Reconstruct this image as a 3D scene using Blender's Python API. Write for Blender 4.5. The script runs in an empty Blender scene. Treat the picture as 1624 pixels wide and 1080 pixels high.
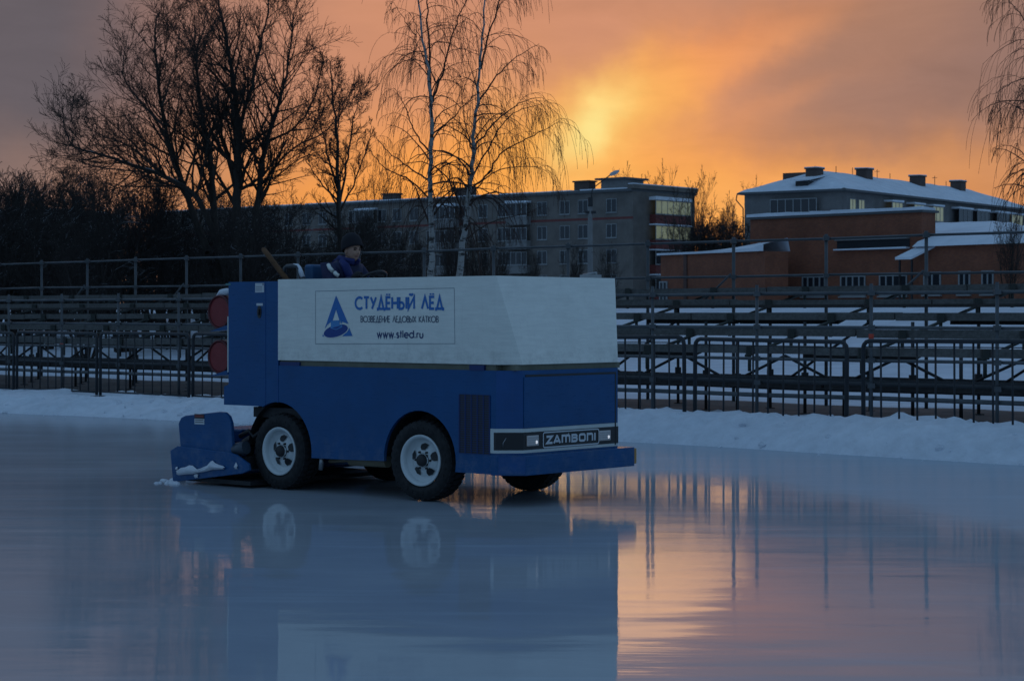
import bpy, bmesh, math, random
from mathutils import Vector, Matrix, noise
R = math.radians
SC = bpy.context.scene
COL = SC.collection

# ------------------------------------------------------------------ camera
EYE = 1.72          # eye height, metres
FPX, CX, HOR = 3200.0, 812.0, 500.0     # focal length and horizon measured on the 1624 px wide photo
cd = bpy.data.cameras.new("camera"); cam = bpy.data.objects.new("camera", cd); COL.objects.link(cam)
cam.location = (0, 0, EYE); cam.rotation_euler = (R(90), 0, 0)
cd.sensor_width = 36; cd.lens = 36*FPX/1624; cd.shift_y = -(540-HOR)/1624
cd.clip_start = .1; cd.clip_end = 4000
cd.dof.use_dof = True; cd.dof.focus_distance = 18.8; cd.dof.aperture_fstop = 8
SC.camera = cam

# ------------------------------------------------------------------ world: dusk sky by direction
SC.view_settings.view_transform = 'Standard'; SC.view_settings.look = 'None'
SC.view_settings.exposure = 0; SC.view_settings.gamma = 1; SC.view_settings.use_curve_mapping = False
W = bpy.data.worlds.new("World"); SC.world = W; W.use_nodes = True

class NT:
    """small helper for node maths"""
    def __init__(s, tree): s.t = tree; s.n = tree.nodes; s.l = tree.links
    def new(s, typ, **kw):
        n = s.n.new(typ)
        for k, v in kw.items(): setattr(n, k, v)
        return n
    def put(s, sock, v):
        if hasattr(v, 'is_linked'): s.l.new(v, sock)
        else: sock.default_value = v
    def m(s, op, a, b=None, c=None, clamp=False):
        n = s.new('ShaderNodeMath', operation=op); n.use_clamp = clamp
        s.put(n.inputs[0], a)
        if b is not None: s.put(n.inputs[1], b)
        if c is not None: s.put(n.inputs[2], c)
        return n.outputs[0]
    def vm(s, op, a, b=None, scale=None):
        n = s.new('ShaderNodeVectorMath', operation=op); s.put(n.inputs[0], a)
        if b is not None: s.put(n.inputs[1], b)
        if scale is not None: s.put(n.inputs['Scale'], scale)
        return n.outputs[0]
    def mix(s, f, a, b, bt='MIX'):
        n = s.new('ShaderNodeMix', data_type='RGBA', blend_type=bt, clamp_factor=True)
        s.put(n.inputs[0], f); s.put(n.inputs[6], a); s.put(n.inputs[7], b)
        return n.outputs[2]
    def noise(s, vec, scale, detail=4, rough=.5, col=False, dist=0):
        n = s.new('ShaderNodeTexNoise'); s.put(n.inputs['Vector'], vec)
        n.inputs['Scale'].default_value = scale; n.inputs['Detail'].default_value = detail
        n.inputs['Roughness'].default_value = rough; n.inputs['Distortion'].default_value = dist
        return n.outputs['Color' if col else 'Fac']
    def ss(s, x, a, b):
        n = s.new('ShaderNodeMapRange', interpolation_type='SMOOTHSTEP'); s.put(n.inputs[0], x)
        n.inputs[1].default_value = a; n.inputs[2].default_value = b
        return n.outputs[0]
    def lin(s, x, a, b, c=0., d=1.):
        n = s.new('ShaderNodeMapRange'); s.put(n.inputs[0], x)
        for i, v in enumerate((a, b, c, d)): n.inputs[i+1].default_value = v
        return n.outputs[0]
    def mapping(s, vec, sc=(1, 1, 1), rot=(0, 0, 0)):
        n = s.new('ShaderNodeMapping'); s.put(n.inputs['Vector'], vec)
        n.inputs['Scale'].default_value = sc; n.inputs['Rotation'].default_value = rot
        return n.outputs[0]

def build_world():
    t = NT(W.node_tree); t.n.clear()
    d = t.new('ShaderNodeTexCoord').outputs['Generated']
    sp = t.new('ShaderNodeSeparateXYZ'); t.l.new(d, sp.inputs[0])
    az = t.m('ARCTAN2', sp.outputs[0], sp.outputs[1])
    el = t.m('ARCSINE', sp.outputs[2])
    # cloud warp
    w1 = t.noise(d, 9, 4, .55, col=True); w2 = t.noise(d, 34, 4, .6, col=True)
    wv = t.vm('ADD', t.vm('SCALE', t.vm('SUBTRACT', w1, (.5, .5, .5)), scale=.05),
              t.vm('SCALE', t.vm('SUBTRACT', w2, (.5, .5, .5)), scale=.02))
    ws = t.new('ShaderNodeSeparateXYZ'); t.l.new(wv, ws.inputs[0])
    a = t.m('ADD', az, ws.outputs[0]); e = t.m('ADD', el, ws.outputs[1])
    A = lambda px: (px-CX)/FPX
    E = lambda py: (HOR-py)/FPX
    def blob(px, py, sx, sy, ang=0, aa=a, ee=e):
        da = t.m('SUBTRACT', aa, A(px)); de = t.m('SUBTRACT', ee, E(py))
        c, s_ = math.cos(R(ang)), math.sin(R(ang))
        x = t.m('ADD', t.m('MULTIPLY', da, c), t.m('MULTIPLY', de, s_))
        y = t.m('SUBTRACT', t.m('MULTIPLY', de, c), t.m('MULTIPLY', da, s_))
        q = t.m('ADD', t.m('POWER', t.m('ABSOLUTE', t.m('DIVIDE', x, sx/FPX)), 2), t.m('POWER', t.m('ABSOLUTE', t.m('DIVIDE', y, sy/FPX)), 2))
        return t.m('EXPONENT', t.m('MULTIPLY', q, -.5))
    # base of the western sky: mauve grey at left, warm tan, greyer again at right
    base = t.mix(t.ss(a, A(80), A(640)), (.132, .112, .126, 1), (.62, .275, .16, 1))
    base = t.mix(t.ss(a, A(1040), A(1330)), base, (.42, .215, .145, 1))
    base = t.mix(t.ss(a, A(1380), A(1650)), base, (.31, .18, .145, 1))
    low = t.mix(t.ss(a, A(0), A(680)), (.27, .175, .15, 1), (.90, .33, .085, 1))
    low = t.mix(t.ss(a, A(1150), A(1420)), low, (.68, .28, .105, 1))
    col = t.mix(t.ss(e, E(150), E(345)), base, low)
    for (px, py, sx, sy, an), k, c in (((720, 312, 250, 78, 0), .9, (.98, .37, .065)), ((860, 262, 80, 66, 0), .85, (1, .44, .075)), ((1165, 338, 150, 48, -6), .95, (.97, .43, .10)),
                  ((1290, 300, 170, 26, 7), .6, (.92, .39, .12)), ((1075, 140, 180, 32, 32), .85, (.86, .31, .115)), ((1170, 95, 110, 20, 27), .45, (.92, .37, .14)), ((1230, 165, 90, 16, 20), .4, (.78, .31, .13)),
                  ((1500, 120, 170, 50, 14), .45, (.27, .16, .135)), ((1000, 182, 85, 38, 36), .75, (.97, .38, .10)), ((956, 214, 84, 46, 30), .95, (1, .50, .115)), ((941, 207, 50, 28, 35), 1, (1.0, .78, .27))):
        bl = t.m('MULTIPLY', blob(px, py, sx, sy, an), k)
        col = t.mix(bl, col, (*c, 1))
    # soft cloud streaks, slanting up to the right
    st = t.noise(t.mapping(d, (1, 1, 3.6), (0, R(-26), 0)), 13, 7, .62, dist=.5)
    col = t.vm('SCALE', col, scale=t.lin(st, .3, .7, .93, 1.06))
    # pinker cloud above the frame, then blue dusk overhead and behind
    col = t.mix(t.ss(el, .148, .205), col, (.30, .225, .215, 1))
    west = t.m('MULTIPLY', t.ss(t.m('ABSOLUTE', az), 1.0, .38), t.ss(el, .62, .22))
    blue = t.mix(t.ss(el, 0, .9), (.152, .265, .42, 1), (.122, .223, .37, 1))
    col = t.mix(west, blue, col)
    bg = t.new('ShaderNodeBackground'); t.l.new(col, bg.inputs[0]); bg.inputs[1].default_value = 1.0
    out = t.new('ShaderNodeOutputWorld'); t.l.new(bg.outputs[0], out.inputs[0])
build_world()
W.cycles.sampling_method = 'MANUAL'; W.cycles.sample_map_resolution = 1024

# the sun has gone behind cloud at the horizon: only a trace of warm light from there
sd = bpy.data.lights.new("sun", 'SUN'); sun = bpy.data.objects.new("sun", sd); COL.objects.link(sun)
sd.energy = .03; sd.angle = R(10); sd.color = (1, .55, .22)
sun.rotation_euler = (Vector((-math.sin(A_ := (930-CX)/FPX), -math.cos(A_), -math.sin(R(4.5))))).to_track_quat('-Z', 'Y').to_euler()

# ------------------------------------------------------------------ helpers
def Wp(px, py, d): return Vector(((px-CX)/FPX*d, d, EYE-(py-HOR)/FPX*d))

class MB:
    def __init__(s): s.v = []; s.f = []; s.mi = []; s.sm = []
    def add(s, vs, fs, mi=0, sm=False):
        b = len(s.v); s.v += [tuple(p) for p in vs]
        for f in fs: s.f.append([i+b for i in f]); s.mi.append(mi); s.sm.append(sm)
    def box(s, lo, hi, mi=0, M=None):
        x0, y0, z0 = lo; x1, y1, z1 = hi
        vs = [Vector(p) for p in ((x0, y0, z0), (x1, y0, z0), (x1, y1, z0), (x0, y1, z0), (x0, y0, z1), (x1, y0, z1), (x1, y1, z1), (x0, y1, z1))]
        if M: vs = [M @ p for p in vs]
        s.add(vs, ((0, 3, 2, 1), (4, 5, 6, 7), (0, 1, 5, 4), (1, 2, 6, 5), (2, 3, 7, 6), (3, 0, 4, 7)), mi)
    def tube(s, pts, rad, n=8, mi=0, cap=True, sm=True):
        pts = [Vector(p) for p in pts]
        if not hasattr(rad, '__len__'): rad = [rad]*len(pts)
        T0 = (pts[1]-pts[0]).normalized()
        a = Vector((0, 0, 1)) if abs(T0.z) < .9 else Vector((1, 0, 0))
        N = T0.cross(a).normalized(); b = len(s.v)
        for i, p in enumerate(pts):
            if i == 0: T = T0
            elif i == len(pts)-1: T = (pts[i]-pts[i-1])
            else: T = (pts[i+1]-pts[i-1])
            T = T.normalized() if T.length > 1e-9 else T0
            N = (N - T*N.dot(T)); N = N.normalized() if N.length > 1e-6 else T.orthogonal().normalized()
            B = T.cross(N); r = rad[i]
            for k in range(n):
                an = 2*math.pi*k/n
                q = p + (N*math.cos(an)+B*math.sin(an))*r
                s.v.append((q.x, q.y, q.z))
        for i in range(len(pts)-1):
            for k in range(n):
                k2 = (k+1) % n
                s.f.append([b+i*n+k, b+i*n+k2, b+(i+1)*n+k2, b+(i+1)*n+k]); s.mi.append(mi); s.sm.append(sm)
        if cap and n > 2:
            s.f.append([b+k for k in range(n-1, -1, -1)]); s.mi.append(mi); s.sm.append(False)
            e = b+(len(pts)-1)*n
            s.f.append([e+k for k in range(n)]); s.mi.append(mi); s.sm.append(False)
    def prism(s, poly, f0, f1, mi=0):
        """poly: 2D list; f0/f1 map (a,b)->3D for the two ends"""
        n = len(poly); A = [f0(*p) for p in poly]; B = [f1(*p) for p in poly]
        fs = [list(range(n))[::-1], list(range(n, 2*n))]
        fs += [[i, (i+1) % n, n+(i+1) % n, n+i] for i in range(n)]
        s.add(A+B, fs, mi)
    def lathe(s, prof, ctr, ax, n=40, mi=0, sm=True, close=False):
        """prof: (r, h) list; revolve about axis ax through ctr"""
        ax = Vector(ax).normalized(); N = ax.orthogonal().normalized(); B = ax.cross(N); ctr = Vector(ctr); vs = []
        for r, h in prof:
            for k in range(n):
                an = 2*math.pi*k/n; vs.append(ctr+ax*h+(N*math.cos(an)+B*math.sin(an))*r)
        m = len(prof); fs = []
        for i in range(m-1 if not close else m):
            j = (i+1) % m
            for k in range(n):
                k2 = (k+1) % n; fs.append((i*n+k, i*n+k2, j*n+k2, j*n+k))
        s.add(vs, fs, mi, sm)
    def build(s, name, mats, parent=None, bevel=0, seg=2, fix=False):
        me = bpy.data.meshes.new(name); me.from_pydata(s.v, [], s.f)
        if not isinstance(mats, (list, tuple)): mats = [mats]
        for m in mats: me.materials.append(m)
        me.polygons.foreach_set('material_index', s.mi); me.polygons.foreach_set('use_smooth', s.sm)
        me.update()
        if fix or bevel:
            bm = bmesh.new(); bm.from_mesh(me)
            bmesh.ops.recalc_face_normals(bm, faces=bm.faces)
            if bevel:
                es = [e for e in bm.edges if len(e.link_faces) == 2 and e.calc_face_angle(0) > R(25)]
                bmesh.ops.bevel(bm, geom=es, offset=bevel, segments=seg, profile=.5, affect='EDGES', clamp_overlap=True)
            bm.to_mesh(me); bm.free()
        o = bpy.data.objects.new(name, me); COL.objects.link(o)
        if parent: o.parent = parent
        return o

def tag(o, label=None, cat=None, group=None, kind=None):
    if label: o['label'] = label
    if cat: o['category'] = cat
    if group: o['group'] = group
    if kind: o['kind'] = kind
    return o
def thing(name, label, cat, loc=(0, 0, 0), rz=0, group=None):
    o = bpy.data.objects.new(name, None); COL.objects.link(o); o.empty_display_size = .2
    o.location = loc; o.rotation_euler = (0, 0, rz)
    return tag(o, label, cat, group)
def copy_tree(o, parent=None):
    c = o.copy(); COL.objects.link(c)
    if parent: c.parent = parent
    for ch in list(o.children): copy_tree(ch, c)
    return c

# ------------------------------------------------------------------ materials
def mat(name, col, rough=.6, metal=0., spec=.5, var=0., vs=6., bump=0., bs=40., emit=None, es=0., coat=0.):
    m = bpy.data.materials.new(name); m.use_nodes = True
    t = NT(m.node_tree); p = t.n['Principled BSDF']
    p.inputs['Roughness'].default_value = rough; p.inputs['Metallic'].default_value = metal
    p.inputs['Specular IOR Level'].default_value = spec; p.inputs['Coat Weight'].default_value = coat
    c = (*col, 1); co = t.new('ShaderNodeTexCoord').outputs['Object']
    if var:
        n = t.noise(co, vs, 6, .62); k = t.lin(n, .25, .75, 1-var, 1+var)
        t.l.new(t.vm('SCALE', tuple(col), scale=k), p.inputs['Base Color'])
        t.l.new(t.lin(n, .3, .7, min(1, rough*1.15), rough*.85), p.inputs['Roughness'])
    else: p.inputs['Base Color'].default_value = c
    if bump:
        b = t.new('ShaderNodeBump'); b.inputs['Strength'].default_value = bump; b.inputs['Distance'].default_value = .01
        t.l.new(t.noise(co, bs, 5, .6), b.inputs['Height']); t.l.new(b.outputs[0], p.inputs['Normal'])
    if emit: p.inputs['Emission Color'].default_value = (*emit, 1); p.inputs['Emission Strength'].default_value = es
    return m

def brick_mat(name, c1, c2, mortar, scale, bump=.3):
    m = bpy.data.materials.new(name); m.use_nodes = True
    t = NT(m.node_tree); p = t.n['Principled BSDF']; p.inputs['Roughness'].default_value = .9
    co = t.new('ShaderNodeTexCoord').outputs['UV']
    b = t.new('ShaderNodeTexBrick'); t.put(b.inputs['Vector'], co)
    b.inputs['Color1'].default_value = (*c1, 1); b.inputs['Color2'].default_value = (*c2, 1); b.inputs['Mortar'].default_value = (*mortar, 1)
    b.inputs['Scale'].default_value = scale; b.inputs['Mortar Size'].default_value = .012; b.inputs['Row Height'].default_value = .16; b.inputs['Brick Width'].default_value = .5
    obj = t.new('ShaderNodeTexCoord').outputs['Object']
    n = t.noise(obj, .6, 5, .6); k = t.lin(n, .3, .7, .72, 1.2)
    col = t.vm('SCALE', b.outputs[0], scale=k)
    t.l.new(col, p.inputs['Base Color'])
    return m

def snow_mat(name, col=(.80, .83, .88), bs=5., bump=.5, dirt=None):
    m = bpy.data.materials.new(name); m.use_nodes = True
    t = NT(m.node_tree); p = t.n['Principled BSDF']; p.inputs['Roughness'].default_value = .75
    p.inputs['Specular IOR Level'].default_value = .2
    co = t.new('ShaderNodeTexCoord').outputs['Object']
    n = t.noise(co, bs, 8, .65); n2 = t.noise(co, .9, 6, .6)
    c = t.mix(t.lin(n2, .25, .75), (col[0]*.84, col[1]*.86, col[2]*.88, 1), (*col, 1))
    c = t.vm('SCALE', c, scale=t.lin(n, .3, .7, .86, 1.06))
    t.l.new(c, p.inputs['Base Color'])
    b = t.new('ShaderNodeBump'); b.inputs['Strength'].default_value = bump; b.inputs['Distance'].default_value = .05
    t.l.new(t.m('ADD', n, t.m('MULTIPLY', t.noise(co, bs*4, 6, .7), .35)), b.inputs['Height']); t.l.new(b.outputs[0], p.inputs['Normal'])
    return m

def bark_mat(name, col, snow=.0):
    m = bpy.data.materials.new(name); m.use_nodes = True
    t = NT(m.node_tree); p = t.n['Principled BSDF']; p.inputs['Roughness'].default_value = .9; p.inputs['Specular IOR Level'].default_value = .2
    co = t.new('ShaderNodeTexCoord').outputs['Object']
    n = t.noise(t.mapping(co, (6, 6, 1.2)), 3, 5, .7)
    c = t.vm('SCALE', tuple(col), scale=t.lin(n, .25, .75, .55, 1.4))
    if snow:
        g = t.new('ShaderNodeNewGeometry'); s = t.new('ShaderNodeSeparateXYZ'); t.l.new(g.outputs['Normal'], s.inputs[0])
        k = t.m('MULTIPLY', t.ss(s.outputs[2], .55, .8), t.ss(t.noise(co, 1.6, 3), .5, .62))
        c = t.mix(t.m('MULTIPLY', k, snow), c, (.75, .79, .85, 1))
    t.l.new(c, p.inputs['Base Color'])
    return m

def birch_mat(name):
    m = bpy.data.materials.new(name); m.use_nodes = True
    t = NT(m.node_tree); p = t.n['Principled BSDF']; p.inputs['Roughness'].default_value = .8
    co = t.new('ShaderNodeTexCoord').outputs['Object']
    n = t.noise(t.mapping(co, (1.2, 1.2, 3.2)), 2.2, 6, .72)
    c = t.mix(t.ss(n, .5, .6), (.34, .325, .30, 1), (.04, .036, .032, 1))
    t.l.new(c, p.inputs['Base Color'])
    return m

def wood_mat(name, col, ax=0):
    m = bpy.data.materials.new(name); m.use_nodes = True
    t = NT(m.node_tree); p = t.n['Principled BSDF']; p.inputs['Roughness'].default_value = .8; p.inputs['Specular IOR Level'].default_value = .25
    co = t.new('ShaderNodeTexCoord').outputs['Object']
    n = t.noise(t.mapping(co, (.5, 12, 12)), 2, 6, .7); n2 = t.noise(t.mapping(co, (.45, .4, 1.5)), 1.0, 2, .5)
    k = t.m('MULTIPLY', t.lin(n, .25, .75, .6, 1.35), t.lin(n2, .3, .7, .7, 1.3))
    t.l.new(t.vm('SCALE', tuple(col), scale=k), p.inputs['Base Color'])
    return m

def paint_mat(name, col, rough=.3):
    """machine paint: faint dust, long faint scratches"""
    m = bpy.data.materials.new(name); m.use_nodes = True
    t = NT(m.node_tree); p = t.n['Principled BSDF']
    co = t.new('ShaderNodeTexCoord').outputs['Object']
    n = t.noise(co, 2.5, 6, .65); n2 = t.noise(t.mapping(co, (2, 2, 22), (0, R(12), 0)), 3, 5, .7)
    k = t.m('MULTIPLY', t.lin(n, .25, .75, .85, 1.15), t.lin(n2, .3, .75, .93, 1.1))
    c = t.vm('SCALE', tuple(col), scale=k)
    p.inputs['Specular IOR Level'].default_value = .32
    run = t.noise(t.mapping(co, (14, 14, .7)), 2.2, 5, .7)
    c = t.mix(t.m('MULTIPLY', t.ss(run, .58, .78), .16), c, (.10, .15, .24, 1))
    sp = t.new('ShaderNodeSeparateXYZ'); t.l.new(co, sp.inputs[0])
    dust = t.m('MULTIPLY', t.ss(sp.outputs[2], .75, .25), t.ss(t.noise(co, 7, 6, .7), .42, .7))
    c = t.mix(t.m('MULTIPLY', dust, .28), c, (.22, .25, .30, 1))
    t.l.new(c, p.inputs['Base Color'])
    t.l.new(t.lin(n2, .3, .7, rough*.8, rough*1.3), p.inputs['Roughness'])
    b = t.new('ShaderNodeBump'); b.inputs['Strength'].default_value = .12; b.inputs['Distance'].default_value = .004
    t.l.new(t.noise(co, 3.2, 3), b.inputs['Height']); t.l.new(b.outputs[0], p.inputs['Normal'])
    return m

def tank_mat(name):
    m = bpy.data.materials.new(name); m.use_nodes = True
    t = NT(m.node_tree); p = t.n['Principled BSDF']; p.inputs['Roughness'].default_value = .42
    co = t.new('ShaderNodeTexCoord').outputs['Object']
    n = t.noise(co, 3, 7, .65); w = t.noise(t.mapping(co, (1.5, 1.5, 9), (0, R(-20), 0)), 2.2, 6, .65, dist=.8)
    w2 = t.noise(t.mapping(co, (1.2, 1.2, 14), (0, R(14), 0)), 3, 6, .7)
    k = t.m('MULTIPLY', t.lin(n, .25, .75, .93, 1.05), t.m('MULTIPLY', t.lin(w, .3, .7, .95, 1.05), t.lin(w2, .35, .75, .97, 1.06)))
    c = t.vm('SCALE', (.84, .83, .75), scale=k)
    sp = t.new('ShaderNodeSeparateXYZ'); t.l.new(co, sp.inputs[0])
    run = t.noise(t.mapping(co, (11, 11, .6)), 2.4, 5, .7)
    c = t.mix(t.m('MULTIPLY', t.ss(run, .55, .8), .22), c, (.42, .41, .38, 1))
    grime = t.m('MULTIPLY', t.ss(sp.outputs[2], 1.55, 1.27), t.ss(t.noise(co, 9, 6, .7), .40, .70))
    c = t.mix(t.m('MULTIPLY', grime, .35), c, (.30, .28, .25, 1))
    t.l.new(c, p.inputs['Base Color'])
    b = t.new('ShaderNodeBump'); b.inputs['Strength'].default_value = .22; b.inputs['Distance'].default_value = .008
    t.l.new(t.m('ADD', w, t.m('MULTIPLY', w2, .5)), b.inputs['Height']); t.l.new(b.outputs[0], p.inputs['Normal'])
    return m

def ice_mat():
    m = bpy.data.materials.new("ice"); m.use_nodes = True
    t = NT(m.node_tree); p = t.n['Principled BSDF']
    co = t.new('ShaderNodeTexCoord').outputs['Object']
    sp = t.new('ShaderNodeSeparateXYZ'); t.l.new(co, sp.inputs[0]); x, y = sp.outputs[0], sp.outputs[1]
    # dull, unflooded lane along the snow bank (beyond a wandering edge)
    e1 = t.m('SUBTRACT', t.m('ADD', t.m('MULTIPLY', x, .275), t.m('MULTIPLY', y, .961)), 20.6)
    e2 = t.m('SUBTRACT', t.m('ADD', t.m('MULTIPLY', x, .952), t.m('MULTIPLY', y, .305)), 7.95)
    ed = t.m('ADD', t.m('SMOOTH_MAX', e1, e2, .8), t.lin(x, -4, 1, -2.2, 0))
    wob = t.lin(t.noise(t.mapping(co, (1.2, .6, 1)), .9, 5, .6), 0, 1, -.9, .9)
    ed = t.m('ADD', ed, wob)
    dull = t.ss(ed, -.1, 1.6)
    n1 = t.noise(co, .35, 6, .6); n2 = t.noise(t.mapping(co, (.25, 2.2, 1), (0, 0, R(12))), 1.1, 6, .65)
    left = t.ss(x, -2.2, -5.0)
    dull = t.m('MULTIPLY', dull, t.ss(x, -1.5, 1.5))
    rough = t.m('ADD', t.m('ADD', t.lin(n2, .3, .75, .024, .046), t.m('ADD', t.m('MULTIPLY', left, .05), t.m('MULTIPLY', t.m('MULTIPLY', t.ss(y, 10.5, 15.5), t.ss(x, -1, 1)), .030))), t.m('MULTIPLY', dull, .17))
    t.l.new(rough, p.inputs['Roughness'])
    p.inputs['Anisotropic'].default_value = 1.0          # fine ripples all run across the rink
    tg = t.new('ShaderNodeCombineXYZ'); tg.inputs[1].default_value = 1.0; t.l.new(tg.outputs[0], p.inputs['Tangent'])
    c = t.mix(t.lin(n1, .3, .7), (.34, .375, .42, 1), (.43, .465, .505, 1))
    c = t.mix(t.m('MULTIPLY', t.ss(n2, .52, .75), .4), c, (.44, .52, .60, 1))
    c = t.mix(t.m('MULTIPLY', dull, .75), c, (.52, .60, .68, 1))
    t.l.new(c, p.inputs['Base Color'])
    # faint curved passes and blade scratches
    ctr = t.vm('SUBTRACT', t.mapping(co, (1, 1, 0)), (-9., -6., 0))
    ln = t.new('ShaderNodeVectorMath', operation='LENGTH'); t.l.new(ctr, ln.inputs[0])
    ring = t.noise(t.vm('SCALE', (1., 0, 0), scale=t.m('ADD', ln.outputs['Value'], t.m('MULTIPLY', n1, .8))), 2.3, 5, .75)
    scr = t.noise(t.mapping(co, (.35, 9, 1), (0, 0, R(24))), 5, 3, .8)
    scr = t.m('MULTIPLY', t.ss(scr, .63, .74), t.ss(n1, .45, .65))
    c = t.mix(t.m('MULTIPLY', t.ss(ring, .52, .66), .22), c, (.50, .56, .60, 1))
    c = t.mix(t.m('MULTIPLY', scr, .25), c, (.58, .63, .67, 1))
    t.l.new(c, p.inputs['Base Color'])
    p.inputs['IOR'].default_value = 1.33
    # ripples frozen into the film: long in x, short in y
    r1 = t.noise(t.mapping(co, (1.6, 9, 1), (0, 0, R(8))), 1.6, 2, .5, dist=.6)
    r2 = t.noise(t.mapping(co, (.5, 1.6, 1), (0, 0, R(-6))), 1.2, 2, .4)
    b = t.new('ShaderNodeBump'); b.inputs['Strength'].default_value = .5; b.inputs['Distance'].default_value = .004
    t.l.new(t.m('ADD', t.m('MULTIPLY', r1, t.lin(t.noise(co, .8, 3), .42, .62, .05, .28)), t.m('MULTIPLY', r2, 1.9)), b.inputs['Height']); t.l.new(b.outputs[0], p.inputs['Normal'])
    # milky frost breaking the film
    df = t.new('ShaderNodeBsdfDiffuse'); t.l.new(c, df.inputs[0])
    mx = t.new('ShaderNodeMixShader'); t.l.new(t.m('ADD', t.m('ADD', t.lin(n1, .3, .7, .22, .30), t.m('MULTIPLY', t.ss(x, .2, 2.2), .15)), t.m('MULTIPLY', t.ss(n2, .5, .75), .12)), mx.inputs[0])
    t.l.new(p.outputs[0], mx.inputs[1]); t.l.new(df.outputs[0], mx.inputs[2])
    out = [n for n in t.n if n.type == 'OUTPUT_MATERIAL'][0]; t.l.new(mx.outputs[0], out.inputs[0])
    return m

M = dict(
    ice=ice_mat(), snow=snow_mat("snow"), fieldsnow=snow_mat("field_snow", (.72, .76, .82), .9, .25), roofsnow=snow_mat("roof_snow", (.82, .85, .9), .8, .15),
    mud=mat("trodden_ground", (.10, .088, .082), .9, var=.35, vs=1.5, bump=.5, bs=6),
    blue=paint_mat("blue_paint", (.0025, .073, .215)), dkblue=mat("dark_blue", (.008, .03, .13), .5),
    ltblue=paint_mat("light_blue_paint", (.018, .085, .25), .4),  # lighter blue for the corner facets, side seams and bumper strip
    tank=tank_mat("tank_white"), trim=mat("white_trim", (.6, .64, .62), .45, var=.08),
    frame=mat("khaki_frame", (.16, .155, .11), .7, var=.2), black=mat("black_plastic", (.012, .013, .015), .4),
    rubber=mat("rubber", (.014, .014, .015), .8, var=.3, vs=20, bump=.3, bs=60), rim=mat("rim_white", (.62, .66, .66), .4, var=.07),
    dark=mat("dark_metal", (.02, .02, .022), .6, var=.3), steel=mat("steel", (.30, .31, .32), .4, .7, var=.15),
    red=mat("red_plastic", (.21, .008, .010), .45, var=.15), amber=mat("amber_block", (.45, .24, .07), .5),
    lamp=mat("lamp_glass", (.36, .40, .42), .2, emit=(.9, .95, 1), es=.02), led=mat("lamp_filament", (.9, .9, .9), .3, emit=(.95, .97, 1), es=.45),
    txtblue=mat("lettering_blue", (.025, .16, .46), .5), txtline=mat("banner_line", (.22, .26, .30), .5), txtgrey=mat("lettering_grey", (.09, .12, .17), .5), txtnavy=mat("lettering_navy", (.018, .045, .15), .5),
    paleblue=mat("emblem_pale_blue", (.06, .25, .55), .5), txtwhite=mat("lettering_white", (.6, .63, .66), .45),
    hose=mat("oil_hose", (.20, .17, .11), .5),
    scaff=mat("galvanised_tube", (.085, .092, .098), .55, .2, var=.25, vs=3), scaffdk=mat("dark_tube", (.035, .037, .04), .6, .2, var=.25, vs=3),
    board=wood_mat("grey_board", (.12, .118, .112)), boarddk=wood_mat("dark_board", (.05, .045, .043)), clamp=mat("clamp", (.03, .035, .03), .6),
    tape=mat("red_tape", (.55, .06, .03), .6),
    barrier=mat("barrier_paint", (.022, .024, .028), .5, .2, var=.2),
    bark=bark_mat("bark", (.05, .042, .036), .8), twig=bark_mat("twig", (.045, .034, .028)), birch=birch_mat("birch_bark"), birchtwig=bark_mat("birch_twig", (.055, .035, .028)),
    brush=bark_mat("brush_twig", (.040, .032, .028), .35),
    grey_brick=brick_mat("silicate_brick", (.19, .16, .138), (.155, .135, .118), (.125, .115, .105), 3.5),
    far_brick=brick_mat("grey_brick", (.20, .185, .175), (.165, .155, .15), (.13, .125, .12), 3.5),
    red_brick=brick_mat("red_brick", (.27, .085, .038), (.20, .06, .03), (.18, .105, .08), 4.),
    dark_brick=brick_mat("dark_brick", (.13, .06, .045), (.10, .05, .04), (.1, .07, .06), 4.),
    redpanel=mat("maroon_panel", (.16, .035, .03), .7, var=.2), winframe=mat("window_frame", (.27, .275, .275), .6, var=.3, vs=.3), glass=mat("window_glass", (.025, .028, .034), .12),
    warmglass=mat("warm_emissive_glass", (.52, .50, .30), .25, var=.25, vs=.8, emit=(.55, .50, .22), es=.13), metalroof=mat("roof_metal", (.10, .105, .11), .6, .3),  # warmglass: yellow tint and weak emission set into the panes
    concrete=mat("concrete", (.20, .195, .19), .9, var=.2, vs=2), lampwhite=mat("lamp_head", (.5, .52, .53), .4),
    skin=mat("skin", (.42, .24, .17), .55, var=.08), jacket=mat("navy_jacket", (.010, .014, .055), .75, var=.25, vs=8, bump=.5, bs=14), jblue=mat("royal_blue_cloth", (.012, .022, .12), .75, var=.2, vs=8, bump=.4, bs=14),
    hat=mat("knit_hat", (.012, .011, .016), .95, bump=.6, bs=60), reflect=mat("reflective_tape", (.72, .74, .68), .35), glove=mat("glove", (.02, .018, .02), .85), trouser=mat("trousers", (.012, .014, .035), .8),
    hair=mat("hair", (.02, .014, .01), .8), lip=mat("lip", (.30, .12, .10), .5), eye=mat("eye", (.02, .017, .015), .3),
    teal=mat("seat_teal", (.02, .09, .20), .5, var=.15), wood=wood_mat("handle_wood", (.11, .055, .025)), paper=mat("sticker", (.55, .58, .6), .5), stred=mat("sticker_red", (.22, .04, .035), .5),
)

def struct(name, mb, m, **k): return tag(mb.build(name, m, **k), kind='structure')

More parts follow.
